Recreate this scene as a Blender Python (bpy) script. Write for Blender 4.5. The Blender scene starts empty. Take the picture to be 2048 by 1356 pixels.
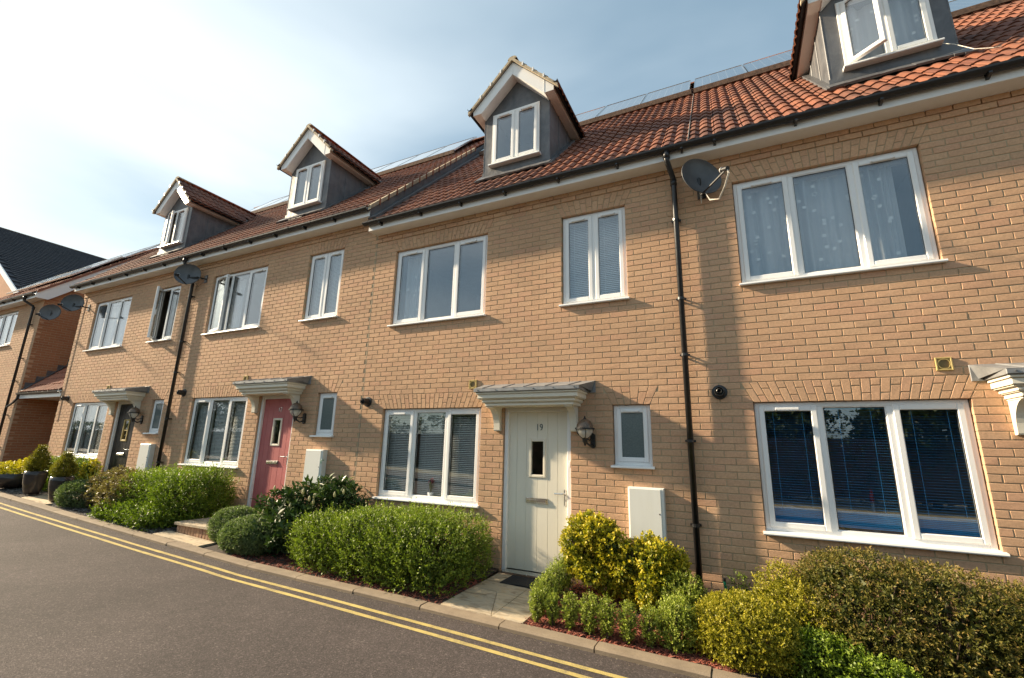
import bpy, math, random
import numpy as np
from mathutils import Matrix, Vector
random.seed(7)
RNG = np.random.default_rng(7)
SC = bpy.context.scene
COL = SC.collection
R = math.radians

# ------------------------------------------------------------------ camera
CAM_POS = np.array([5.1128, -5.7469, 1.6552])
YAW, PITCH, ROLL, FPX = -0.4578, 0.2292, 0.0226, 912.51
fw = np.array([math.sin(YAW)*math.cos(PITCH), math.cos(YAW)*math.cos(PITCH), math.sin(PITCH)])
rt = np.array([math.cos(YAW), -math.sin(YAW), 0.0])
up = np.cross(rt, fw)
CR = math.cos(ROLL)*rt + math.sin(ROLL)*up
CU = -math.sin(ROLL)*rt + math.cos(ROLL)*up
cd = bpy.data.cameras.new('camera')
cd.sensor_width = 36.0
cd.lens = FPX/2048*36
cd.clip_end = 2000
cam = bpy.data.objects.new('camera', cd)
cam.matrix_world = Matrix(((CR[0], CU[0], -fw[0], CAM_POS[0]), (CR[1], CU[1], -fw[1], CAM_POS[1]),
                           (CR[2], CU[2], -fw[2], CAM_POS[2]), (0, 0, 0, 1)))
COL.objects.link(cam)
SC.camera = cam

# ------------------------------------------------------------------ light
SUN_EL, SUN_PHI = R(26), R(10)              # low sun from the left, grazing the fronts of the houses
sun_dir = Vector((-math.cos(SUN_PHI)*math.cos(SUN_EL), -math.sin(SUN_PHI)*math.cos(SUN_EL), math.sin(SUN_EL)))
sl = bpy.data.lights.new('sun', 'SUN')
sl.energy = 2.9
sl.angle = R(2.0)
sl.color = (1.0, 0.82, 0.58)
so = bpy.data.objects.new('sun', sl)
so.rotation_euler = (-sun_dir).to_track_quat('-Z', 'Y').to_euler()
COL.objects.link(so)

w = bpy.data.worlds.new('World')
SC.world = w
w.use_nodes = True
wt = w.node_tree
wt.nodes.clear()
def WN(t): return wt.nodes.new(t)
def wlink(a, b): wt.links.new(a, b)
sky = WN('ShaderNodeTexSky'); sky.sky_type = 'NISHITA'; sky.sun_disc = False
sky.sun_elevation = SUN_EL
sky.sun_rotation = math.atan2(sun_dir.x, sun_dir.y) % (2*math.pi)
sky.air_density = 1.0; sky.dust_density = 1.6; sky.ozone_density = 1.2
tc = WN('ShaderNodeTexCoord')
def wmath(op, a, b=None, clamp=False):
    n = WN('ShaderNodeMath'); n.operation = op; n.use_clamp = clamp
    for i, v in enumerate((a, b)):
        if v is None: continue
        if isinstance(v, (int, float)): n.inputs[i].default_value = v
        else: wlink(v, n.inputs[i])
    return n.outputs[0]
def wvec(op, a, b=None):
    n = WN('ShaderNodeVectorMath'); n.operation = op
    for i, v in enumerate((a, b)):
        if v is None: continue
        if isinstance(v, (tuple, list)): n.inputs[i].default_value = v
        else: wlink(v, n.inputs[i])
    return n
sep = WN('ShaderNodeSeparateXYZ'); wlink(tc.outputs['Generated'], sep.inputs[0])
den = wmath('ADD', wmath('MAXIMUM', sep.outputs[2], 0.0), 0.22)
div = WN('ShaderNodeCombineXYZ')
wlink(wmath('DIVIDE', sep.outputs[0], den), div.inputs[0]); wlink(wmath('DIVIDE', sep.outputs[1], den), div.inputs[1])
nz = WN('ShaderNodeTexNoise'); nz.inputs['Scale'].default_value = 0.75; nz.inputs['Detail'].default_value = 6; nz.inputs['Roughness'].default_value = 0.47
nz.inputs['Distortion'].default_value = 0.5
off = wvec('ADD', div.outputs[0], (0.5, 2.2, 0.0)); wlink(off.outputs[0], nz.inputs['Vector'])
cosun = wvec('DOT_PRODUCT', tc.outputs['Generated'], tuple(sun_dir)).outputs['Value']
glow = wmath('POWER', wmath('MAXIMUM', wmath('MULTIPLY', wmath('ADD', cosun, 1.0), 0.5), 0.0), 8.0)   # forward scatter by thin cloud
mask_in = wmath('ADD', nz.outputs['Fac'], wmath('MULTIPLY', glow, 0.17))
mr = WN('ShaderNodeMapRange'); wlink(mask_in, mr.inputs['Value'])
mr.inputs['From Min'].default_value = 0.40; mr.inputs['From Max'].default_value = 0.76
mr.interpolation_type = 'SMOOTHSTEP'
ccol = WN('ShaderNodeMixRGB'); ccol.inputs[1].default_value = (0.285, 0.315, 0.325, 1); ccol.inputs[2].default_value = (0.25, 0.268, 0.275, 1)
wlink(wmath('MULTIPLY', glow, 1.15, True), ccol.inputs[0])
skys = WN('ShaderNodeMixRGB'); skys.blend_type = 'MULTIPLY'; skys.inputs[0].default_value = 1.0
wlink(sky.outputs[0], skys.inputs[1]); skys.inputs[2].default_value = (0.050, 0.055, 0.052, 1)
veil = WN('ShaderNodeMixRGB'); veil.inputs[0].default_value = 0.66     # thin high haze
wlink(skys.outputs[0], veil.inputs[1]); veil.inputs[2].default_value = (0.078, 0.113, 0.138, 1)
mixs = WN('ShaderNodeMixRGB'); wlink(wmath('MULTIPLY', mr.outputs[0], 0.92), mixs.inputs[0])
wlink(veil.outputs[0], mixs.inputs[1]); wlink(ccol.outputs[0], mixs.inputs[2])
bg = WN('ShaderNodeBackground'); wlink(mixs.outputs[0], bg.inputs[0]); bg.inputs[1].default_value = 1.0
wo = WN('ShaderNodeOutputWorld'); wlink(bg.outputs[0], wo.inputs[0])

SC.view_settings.view_transform = 'Standard'
SC.view_settings.look = 'None'
SC.view_settings.exposure = 2.1
SC.view_settings.gamma = 1.0
SC.render.engine = 'CYCLES'
SC.cycles.max_bounces = 8
SC.cycles.transparent_max_bounces = 12
SC.cycles.caustics_reflective = False
SC.cycles.caustics_refractive = False
SC.cycles.use_denoising = True

# ------------------------------------------------------------------ materials
class NT:
    def __init__(s, name):
        s.m = bpy.data.materials.new(name); s.m.use_nodes = True
        s.t = s.m.node_tree; s.t.nodes.clear()
        s.out = s.t.nodes.new('ShaderNodeOutputMaterial')
        s.b = s.t.nodes.new('ShaderNodeBsdfPrincipled')
        s.t.links.new(s.b.outputs[0], s.out.inputs[0])
    def n(s, t, **k):
        n = s.t.nodes.new(t)
        for a, v in k.items():
            if a in n.inputs: s.set(n.inputs[a], v)
            else: setattr(n, a, v)
        return n
    def set(s, sock, v):
        if isinstance(v, bpy.types.NodeSocket): s.t.links.new(v, sock)
        else: sock.default_value = v
    def math(s, op, a, b=0.0, clamp=False):
        n = s.t.nodes.new('ShaderNodeMath'); n.operation = op; n.use_clamp = clamp
        s.set(n.inputs[0], a); s.set(n.inputs[1], b); return n.outputs[0]
    def mix(s, f, a, b, blend='MIX'):
        n = s.t.nodes.new('ShaderNodeMixRGB'); n.blend_type = blend
        s.set(n.inputs[0], f); s.set(n.inputs[1], a); s.set(n.inputs[2], b); return n.outputs[0]
    def noise(s, scale, detail=4, rough=0.55, vec=None, dist=0.0):
        n = s.n('ShaderNodeTexNoise', Scale=scale, Detail=detail, Roughness=rough, Distortion=dist)
        s.t.links.new(vec if vec is not None else s.pos(), n.inputs['Vector']); return n.outputs['Fac']
    def pos(s):
        if not hasattr(s, '_p'): s._p = s.n('ShaderNodeNewGeometry').outputs['Position']
        return s._p
    def ramp(s, f, stops):
        n = s.t.nodes.new('ShaderNodeValToRGB'); e = n.color_ramp.elements
        while len(e) < len(stops): e.new(0.5)
        for x, (p, c) in zip(e, stops): x.position = p; x.color = c if len(c) == 4 else (*c, 1)
        s.set(n.inputs[0], f); return n.outputs[0]
    def range(s, f, a, b, c=0.0, d=1.0):
        n = s.n('ShaderNodeMapRange'); s.set(n.inputs['Value'], f)
        for k, v in zip(('From Min', 'From Max', 'To Min', 'To Max'), (a, b, c, d)): n.inputs[k].default_value = v
        return n.outputs[0]
    def bump(s, h, strength=0.3, dist=0.01):
        n = s.n('ShaderNodeBump', Strength=strength, Distance=dist); s.set(n.inputs['Height'], h)
        s.t.links.new(n.outputs[0], s.b.inputs['Normal'])
    def tone(s):                                   # one random value per piece, joined or single
        a = s.n('ShaderNodeAttribute', attribute_name='tone').outputs['Fac']
        o = s.n('ShaderNodeObjectInfo').outputs['Random']
        return s.math('FRACT', s.math('ADD', a, o))
    def col(s, v): s.set(s.b.inputs['Base Color'], v)
    def rough(s, v): s.set(s.b.inputs['Roughness'], v)
c4 = lambda r, g, b: (r, g, b, 1)
M = {}
def plain(name, col, rough=0.5, var=0.12, scale=6.0, metal=0.0, spec=0.5, bump=0.0, bscale=60):
    t = NT(name)
    f = t.noise(scale, 5)
    a = tuple(c*(1-var) for c in col); b = tuple(min(1, c*(1+var)) for c in col)
    t.col(t.ramp(f, [(0.3, a), (0.7, b)]))
    t.rough(t.range(t.noise(scale*2.3, 4), 0.3, 0.7, max(0.02, rough-0.08), min(1, rough+0.08)))
    t.b.inputs['Metallic'].default_value = metal
    t.b.inputs['Specular IOR Level'].default_value = spec
    if bump: t.bump(t.noise(bscale, 4), bump, 0.004)
    M[name] = t.m; return t.m

def brick_mat(name, cols, mul=1.0):
    t = NT(name)
    tone = t.tone()
    k = len(cols)-1
    base = t.ramp(tone, [(i/k, tuple(c*mul for c in cc)) for i, cc in enumerate(cols)])
    big = t.range(t.noise(0.7, 5), 0.33, 0.67, 0.88, 1.08)
    sp = t.range(t.noise(42, 5, 0.7), 0.35, 0.72, 0.84, 1.12)
    speck = t.range(t.noise(220, 2, 0.6), 0.62, 0.72, 0.0, 0.35)
    c = t.mix(1.0, base, t.mix(1.0, big, sp, 'MULTIPLY'), 'MULTIPLY')
    bloom = t.range(t.noise(1.7, 6, 0.7), 0.58, 0.8, 0.0, 0.28)
    c = t.mix(bloom, c, c4(0.62*mul, 0.50*mul, 0.38*mul))
    t.col(t.mix(speck, c, c4(0.16*mul, 0.10*mul, 0.065*mul)))
    t.rough(0.88); t.b.inputs['Specular IOR Level'].default_value = 0.25
    t.bump(t.noise(130, 5, 0.7), 0.45, 0.004)
    M[name] = t.m
brick_mat('brick', [(0.56, 0.348, 0.212), (0.59, 0.365, 0.22), (0.605, 0.385, 0.235), (0.575, 0.338, 0.212), (0.60, 0.37, 0.222), (0.54, 0.342, 0.21), (0.585, 0.352, 0.22)])
brick_mat('red_brick', [(0.40, 0.185, 0.095), (0.44, 0.21, 0.11), (0.38, 0.17, 0.09)])
brick_mat('paver', [(0.40, 0.25, 0.16), (0.46, 0.29, 0.18), (0.34, 0.2, 0.14)])
t = NT('mortar')
t.col(t.ramp(t.noise(9, 6, 0.65), [(0.3, (0.36, 0.275, 0.165)), (0.7, (0.47, 0.37, 0.235))])); t.rough(0.95)
t.bump(t.noise(160, 4), 0.5, 0.004); M['mortar'] = t.m

def tile_mat(name, cols, dark, dk=(0.47, 0.72)):
    t = NT(name)
    tone = t.tone()
    k = len(cols)-1
    base = t.ramp(tone, [(i/k, c) for i, c in enumerate(cols)])
    p = t.pos()
    moss = t.range(t.noise(1.1, 5, 0.62, p), dk[0], dk[1], 0.0, 0.62)
    fine = t.range(t.noise(26, 5, 0.7, p), 0.5, 0.78, 0.0, 0.5)
    c = t.mix(moss, base, c4(*dark)); c = t.mix(fine, c, c4(dark[0]*1.5, dark[1]*1.5, dark[2]*1.4))
    lich = t.range(t.noise(70, 3, 0.6, p), 0.66, 0.74, 0.0, 0.5)
    t.col(t.mix(lich, c, c4(0.36, 0.31, 0.19)))
    t.rough(0.8); t.b.inputs['Specular IOR Level'].default_value = 0.3
    t.bump(t.noise(90, 4), 0.35, 0.004); M[name] = t.m
tile_mat('tile', [(0.215, 0.078, 0.044), (0.285, 0.106, 0.057), (0.17, 0.062, 0.04), (0.25, 0.093, 0.051), (0.195, 0.077, 0.048), (0.30, 0.12, 0.066)], (0.075, 0.045, 0.035), (0.42, 0.64))
tile_mat('tile_dull', [(0.30, 0.12, 0.075), (0.34, 0.14, 0.085), (0.27, 0.10, 0.065)], (0.13, 0.08, 0.06))
tile_mat('slate', [(0.022, 0.027, 0.036), (0.03, 0.036, 0.047), (0.026, 0.03, 0.04)], (0.018, 0.02, 0.025), (0.6, 0.9))
t = NT('lead')
f = t.noise(3.2, 6, 0.65, dist=0.8)
st = t.n('ShaderNodeMapping', Scale=(9, 9, 0.8)); t.t.links.new(t.pos(), st.inputs[0])
f2 = t.noise(1.0, 5, 0.6, st.outputs[0])
t.col(t.mix(t.range(f2, 0.48, 0.72, 0, 0.55), t.ramp(f, [(0.3, (0.075, 0.078, 0.085)), (0.7, (0.15, 0.152, 0.158))]), c4(0.20, 0.185, 0.175)))
t.rough(t.range(f2, 0.3, 0.7, 0.42, 0.62)); t.b.inputs['Metallic'].default_value = 0.25
t.bump(t.noise(7, 4), 0.35, 0.02); M['lead'] = t.m
plain('lead_pale', (0.24, 0.245, 0.25), 0.5, 0.25, 9, 0.2, bump=0.3, bscale=20)
def upvc(name, col, rough):
    t = NT(name)
    st = t.n('ShaderNodeMapping', Scale=(14, 14, 1.2)); t.t.links.new(t.pos(), st.inputs[0])
    dirt = t.range(t.noise(1.0, 5, 0.6, st.outputs[0]), 0.5, 0.85, 0.0, 0.16)
    g = t.range(t.noise(30, 4, 0.7), 0.6, 0.8, 0.0, 0.16)
    c = t.mix(dirt, c4(*col), c4(col[0]*0.72, col[1]*0.68, col[2]*0.58))
    t.col(t.mix(g, c, c4(0.45, 0.41, 0.33))); t.rough(rough); M[name] = t.m
upvc('upvc', (0.83, 0.825, 0.81), 0.32)
upvc('cream_paint', (0.74, 0.69, 0.57), 0.45)
upvc('box_white', (0.74, 0.74, 0.69), 0.42)
plain('gutter_black', (0.013, 0.013, 0.014), 0.36, 0.3, 20)
plain('black_plastic', (0.016, 0.016, 0.017), 0.42, 0.3, 20)
plain('iron', (0.012, 0.012, 0.012), 0.45, 0.3, 30)
plain('dish_grey', (0.075, 0.08, 0.086), 0.42, 0.2, 8)
plain('chrome', (0.72, 0.70, 0.67), 0.22, 0.08, 10, 1.0)
plain('cable_white', (0.62, 0.58, 0.5), 0.5, 0.1)
plain('vent_buff', (0.48, 0.36, 0.13), 0.6, 0.12)
plain('rubber_seal', (0.03, 0.03, 0.032), 0.6)
plain('mat_black', (0.012, 0.013, 0.016), 0.95, 0.4, 150, bump=0.8, bscale=300)
plain('room', (0.42, 0.39, 0.34), 0.9, 0.05)
plain('blind_white', (0.78, 0.79, 0.77), 0.5, 0.04)
plain('blind_blue', (0.06, 0.36, 0.78), 0.45, 0.08)
plain('terracotta', (0.35, 0.16, 0.09), 0.8)
plain('pot_glaze', (0.045, 0.038, 0.034), 0.16, 0.5, 5)
plain('soil', (0.045, 0.03, 0.022), 0.95, 0.4, 30, bump=0.9, bscale=60)
plain('wood_dark', (0.09, 0.055, 0.035), 0.7, 0.3, 25)
plain('twig', (0.075, 0.052, 0.034), 0.9, 0.35, 40)
plain('stone_grey', (0.2, 0.19, 0.18), 0.9, 0.3, 20)
plain('hose_green', (0.02, 0.22, 0.12), 0.4)
plain('plastic_white', (0.7, 0.72, 0.74), 0.4, 0.05)
plain('plastic_red', (0.5, 0.03, 0.03), 0.4)
plain('digit', (0.10, 0.12, 0.12), 0.35, 0.1, 20, 0.2)
plain('ridge_mortar', (0.40, 0.33, 0.23), 0.9, 0.25, 14, bump=0.7, bscale=50)
plain('sealant', (0.30, 0.23, 0.15), 0.8)
plain('ridge_brown', (0.10, 0.06, 0.04), 0.9, 0.5, 18, bump=0.8, bscale=50)
plain('flower', (0.42, 0.08, 0.12), 0.6, 0.4, 90)
plain('render_dark', (0.03, 0.03, 0.035), 0.9)
def door_mat(name, col, wear, spec=0.5, rough=0.42):
    t = NT(name)
    st = t.n('ShaderNodeMapping', Scale=(60, 60, 2.2)); t.t.links.new(t.pos(), st.inputs[0])
    gr = t.noise(1.0, 6, 0.65, st.outputs[0])
    fade = t.range(t.noise(2.2, 5, 0.6), 0.4, 0.7, 0.0, wear)
    c = t.mix(fade, c4(*col), c4(*(min(1, v*1.25+0.04*(max(col) > 0.1)) for v in col)))
    t.col(t.mix(t.range(gr, 0.35, 0.7, 0.0, 0.12), c, c4(*(v*0.75 for v in col))))
    t.rough(rough); t.b.inputs['Specular IOR Level'].default_value = spec
    t.bump(gr, 0.25, 0.003); M[name] = t.m
door_mat('door_cream', (0.77, 0.72, 0.60), 0.1)
door_mat('door_red', (0.43, 0.12, 0.115), 0.5, 0.35, 0.55)
door_mat('door_black', (0.012, 0.010, 0.009), 0.1, 0.22, 0.4)
# glazing: clear pane that mirrors by Fresnel
t = NT('glass')
t.t.nodes.remove(t.b)
fr = t.n('ShaderNodeLayerWeight', Blend=0.5)
wav = t.n('ShaderNodeBump', Strength=0.012, Distance=0.02); t.t.links.new(t.noise(1.3, 1), wav.inputs['Height'])
gl = t.n('ShaderNodeBsdfGlossy', Roughness=0.01); gl.inputs[0].default_value = (0.95, 0.97, 1, 1); t.t.links.new(wav.outputs[0], gl.inputs['Normal'])
tr = t.n('ShaderNodeBsdfTransparent'); tr.inputs[0].default_value = (0.95, 0.965, 0.96, 1)
mx = t.n('ShaderNodeMixShader'); t.t.links.new(t.math('ADD', 0.13, t.math('MULTIPLY', t.math('POWER', fr.outputs['Facing'], 4.5), 0.9), True), mx.inputs[0])
t.t.links.new(tr.outputs[0], mx.inputs[1]); t.t.links.new(gl.outputs[0], mx.inputs[2]); t.t.links.new(mx.outputs[0], t.out.inputs[0])
M['glass'] = t.m
t = NT('frosted'); t.col(t.ramp(t.noise(60, 3), [(0.3, (0.10, 0.125, 0.125)), (0.7, (0.15, 0.18, 0.175))])); t.rough(0.12)
t.bump(t.noise(90, 3), 0.25, 0.004); M['frosted'] = t.m
t = NT('solar'); br = t.n('ShaderNodeTexBrick'); t.t.links.new(t.n('ShaderNodeTexCoord').outputs['Object'], br.inputs['Vector'])
br.offset = 0; br.inputs['Scale'].default_value = 1.0; br.inputs['Mortar Size'].default_value = 0.006; br.inputs['Brick Width'].default_value = 0.162; br.inputs['Row Height'].default_value = 0.162
br.inputs['Color1'].default_value = (0.10, 0.12, 0.15, 1); br.inputs['Color2'].default_value = (0.11, 0.13, 0.16, 1); br.inputs['Mortar'].default_value = (0.34, 0.36, 0.37, 1)
t.col(br.outputs[0]); t.rough(0.12); t.b.inputs['Coat Weight'].default_value = 1.0; t.b.inputs['Coat Roughness'].default_value = 0.03; M['solar'] = t.m
t = NT('net_curtain'); tb = t.n('ShaderNodeBsdfTransparent'); df = t.n('ShaderNodeBsdfDiffuse'); df.inputs[0].default_value = (0.82, 0.84, 0.87, 1)
tl = t.n('ShaderNodeBsdfTranslucent'); tl.inputs[0].default_value = (0.8, 0.82, 0.86, 1)
a = t.n('ShaderNodeMixShader'); a.inputs[0].default_value = 0.35; t.t.links.new(df.outputs[0], a.inputs[1]); t.t.links.new(tl.outputs[0], a.inputs[2])
bm = t.n('ShaderNodeMixShader'); bm.inputs[0].default_value = 0.84; t.t.links.new(tb.outputs[0], bm.inputs[1]); t.t.links.new(a.outputs[0], bm.inputs[2])
t.t.nodes.remove(t.b); t.t.links.new(bm.outputs[0], t.out.inputs[0]); M['net_curtain'] = t.m
plain('curtain_solid', (0.78, 0.79, 0.8), 0.9, 0.04)
# road and ground
t = NT('asphalt'); p = t.pos()
g = t.noise(105, 4, 0.75, p); big = t.noise(0.55, 5, 0.6, p); mid = t.noise(9, 4, 0.6, p)
vo = t.n('ShaderNodeTexVoronoi', Scale=95.0); t.t.links.new(p, vo.inputs['Vector'])
sv = t.n('ShaderNodeSeparateColor'); t.t.links.new(vo.outputs['Color'], sv.inputs[0])
c = t.mix(0.38, t.ramp(g, [(0.28, (0.026, 0.021, 0.0198)), (0.5, (0.063, 0.0505, 0.048)), (0.74, (0.145, 0.118, 0.111))]),
          t.ramp(sv.outputs[0], [(0.0, (0.023, 0.018, 0.0172)), (0.5, (0.058, 0.0465, 0.0442)), (0.85, (0.098, 0.079, 0.075)), (1.0, (0.26, 0.215, 0.20))]))
c = t.mix(1.0, c, t.mix(1.0, t.range(big, 0.35, 0.65, 0.78, 1.16), t.range(mid, 0.3, 0.7, 0.88, 1.1), 'MULTIPLY'), 'MULTIPLY')
chip = t.range(t.noise(130, 1, 0.5, p), 0.72, 0.78, 0, 0.75)
sy = t.n('ShaderNodeSeparateXYZ'); t.t.links.new(p, sy.inputs[0])
gut = t.math('MULTIPLY', t.range(sy.outputs[1], -1.72, -1.50), t.range(t.noise(6, 5, 0.7, p), 0.35, 0.65), True)
c = t.mix(t.math('MULTIPLY', gut, 0.5), c, c4(0.05, 0.036, 0.026))
oil = t.range(t.noise(1.6, 6, 0.7, p, 0.6), 0.62, 0.74, 0.0, 0.4)
c = t.mix(oil, c, c4(0.03, 0.026, 0.025))
t.col(t.mix(chip, c, c4(0.34, 0.3, 0.26))); t.rough(0.86); t.b.inputs['Specular IOR Level'].default_value = 0.35
t.bump(g, 0.9, 0.008); M['asphalt'] = t.m
t = NT('yellow_paint'); p = t.pos(); g = t.noise(190, 3, 0.65, p)
wear = t.range(t.math('ADD', t.math('MULTIPLY', g, 0.6), t.math('MULTIPLY', t.noise(4, 6, 0.75, p), 0.55)), 0.53, 0.70, 0, 0.85)
t.col(t.mix(wear, t.ramp(t.noise(7, 4), [(0.3, (0.49, 0.375, 0.115)), (0.7, (0.58, 0.455, 0.15))]), c4(0.13, 0.11, 0.085))); t.rough(0.75)
t.bump(g, 0.7, 0.006); M['yellow_paint'] = t.m
t = NT('concrete'); p = t.pos(); tn = t.tone()
c = t.ramp(t.noise(5, 6, 0.65, p), [(0.3, (0.19, 0.145, 0.10)), (0.7, (0.275, 0.215, 0.15))])
c = t.mix(1.0, c, t.ramp(tn, [(0, (0.9, 0.9, 0.9)), (1, (1.08, 1.07, 1.05))]), 'MULTIPLY')
c = t.mix(t.range(t.noise(140, 3, 0.6, p), 0.5, 0.72, 0, 0.5), c, c4(0.16, 0.125, 0.09)); t.col(c); t.rough(0.9)
t.bump(t.noise(120, 4), 0.5, 0.005); M['concrete'] = t.m
t = NT('sandstone'); p = t.pos(); tn = t.tone()
mp = t.n('ShaderNodeMapping', Scale=(1.6, 5.0, 1.0)); t.t.links.new(p, mp.inputs[0])
c = t.ramp(t.noise(1.3, 6, 0.62, mp.outputs[0], 1.6), [(0.30, (0.22, 0.16, 0.095)), (0.42, (0.34, 0.27, 0.18)), (0.52, (0.47, 0.40, 0.29)), (0.62, (0.50, 0.39, 0.25)), (0.75, (0.36, 0.28, 0.17))])
t.col(t.mix(1.0, c, t.ramp(tn, [(0, (0.88, 0.88, 0.9)), (1, (1.06, 1.03, 1.0))]), 'MULTIPLY')); t.rough(0.85)
t.bump(t.noise(22, 6, 0.65, p), 0.5, 0.012); M['sandstone'] = t.m
t = NT('bark_chip'); tn = t.tone()
t.col(t.ramp(tn, [(0, (0.10, 0.028, 0.018)), (0.3, (0.20, 0.05, 0.03)), (0.6, (0.30, 0.08, 0.048)), (0.85, (0.36, 0.13, 0.085)), (1, (0.14, 0.06, 0.04))])); t.rough(0.9); M['bark_chip'] = t.m
t = NT('grit'); t.col(t.ramp(t.tone(), [(0, (0.08, 0.05, 0.03)), (0.4, (0.22, 0.17, 0.12)), (0.8, (0.34, 0.29, 0.22)), (1, (0.12, 0.10, 0.03))])); t.rough(0.9); M['grit'] = t.m
plain('earth', (0.26, 0.23, 0.16), 0.95, 0.35, 3, bump=0.6, bscale=12)
t = NT('lantern_glass'); t.b.inputs['Base Color'].default_value = (0.9, 0.88, 0.8, 1); t.b.inputs['Roughness'].default_value = 0.12
t.b.inputs['Alpha'].default_value = 0.4; M['lantern_glass'] = t.m
plain('lantern_dome', (0.16, 0.11, 0.075), 0.3, 0.3, 12, 0.3)
def leaf_mat(name, cols, rough=0.5, spec=0.35, trans=0.28):
    t = NT(name)
    a = t.n('ShaderNodeAttribute', attribute_name='tone').outputs['Fac']
    k = len(cols)-1
    patch = t.range(t.noise(5.0, 3, 0.5), 0.3, 0.7, -0.16, 0.16)
    c = t.ramp(t.math('ADD', a, patch, True), [(i/k, cc) for i, cc in enumerate(cols)])
    t.col(c); t.rough(rough); t.b.inputs['Specular IOR Level'].default_value = spec
    tl = t.n('ShaderNodeBsdfTranslucent'); t.t.links.new(t.mix(1.0, c, c4(1.0, 1.15, 0.5), 'MULTIPLY'), tl.inputs[0])
    mx = t.n('ShaderNodeMixShader'); mx.inputs[0].default_value = trans
    t.t.links.new(t.b.outputs[0], mx.inputs[1]); t.t.links.new(tl.outputs[0], mx.inputs[2]); t.t.links.new(mx.outputs[0], t.out.inputs[0])
    M[name] = t.m
leaf_mat('leaf_hedge', [(0.07, 0.1, 0.012), (0.13, 0.18, 0.02), (0.22, 0.29, 0.035), (0.32, 0.38, 0.05)])
leaf_mat('leaf_box', [(0.13, 0.15, 0.022), (0.22, 0.265, 0.04), (0.33, 0.385, 0.06), (0.43, 0.47, 0.085)])
leaf_mat('leaf_bright', [(0.07, 0.105, 0.012), (0.125, 0.185, 0.018), (0.21, 0.29, 0.026), (0.32, 0.39, 0.04)])
leaf_mat('leaf_laurel', [(0.022, 0.045, 0.014), (0.045, 0.08, 0.022), (0.07, 0.115, 0.03), (0.15, 0.17, 0.06)], 0.42, 0.25, 0.15)
leaf_mat('leaf_hebe', [(0.085, 0.12, 0.045), (0.13, 0.18, 0.07), (0.18, 0.235, 0.095), (0.25, 0.3, 0.13)])
leaf_mat('leaf_yellow', [(0.08, 0.12, 0.015), (0.26, 0.27, 0.02), (0.5, 0.42, 0.03), (0.66, 0.51, 0.045)])
leaf_mat('leaf_gold', [(0.13, 0.13, 0.012), (0.23, 0.22, 0.018), (0.35, 0.31, 0.024), (0.46, 0.38, 0.035)])
leaf_mat('leaf_bronze', [(0.045, 0.055, 0.014), (0.1, 0.105, 0.02), (0.165, 0.14, 0.03), (0.24, 0.16, 0.05)], 0.5, 0.22, 0.2)
leaf_mat('leaf_brown', [(0.09, 0.065, 0.03), (0.17, 0.125, 0.055), (0.26, 0.205, 0.1), (0.22, 0.22, 0.07)])
leaf_mat('leaf_conifer', [(0.09, 0.09, 0.01), (0.16, 0.15, 0.014), (0.25, 0.22, 0.02), (0.33, 0.28, 0.03)])
leaf_mat('leaf_tree', [(0.02, 0.035, 0.012), (0.035, 0.06, 0.018), (0.05, 0.085, 0.025)])
leaf_mat('leaf_grass', [(0.10, 0.14, 0.03), (0.16, 0.22, 0.05), (0.24, 0.27, 0.09)])
leaf_mat('leaf_spiky', [(0.09, 0.12, 0.02), (0.16, 0.20, 0.04), (0.27, 0.28, 0.09)])
leaf_mat('blossom', [(0.42, 0.38, 0.20), (0.52, 0.48, 0.28), (0.5, 0.44, 0.22)])

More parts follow.
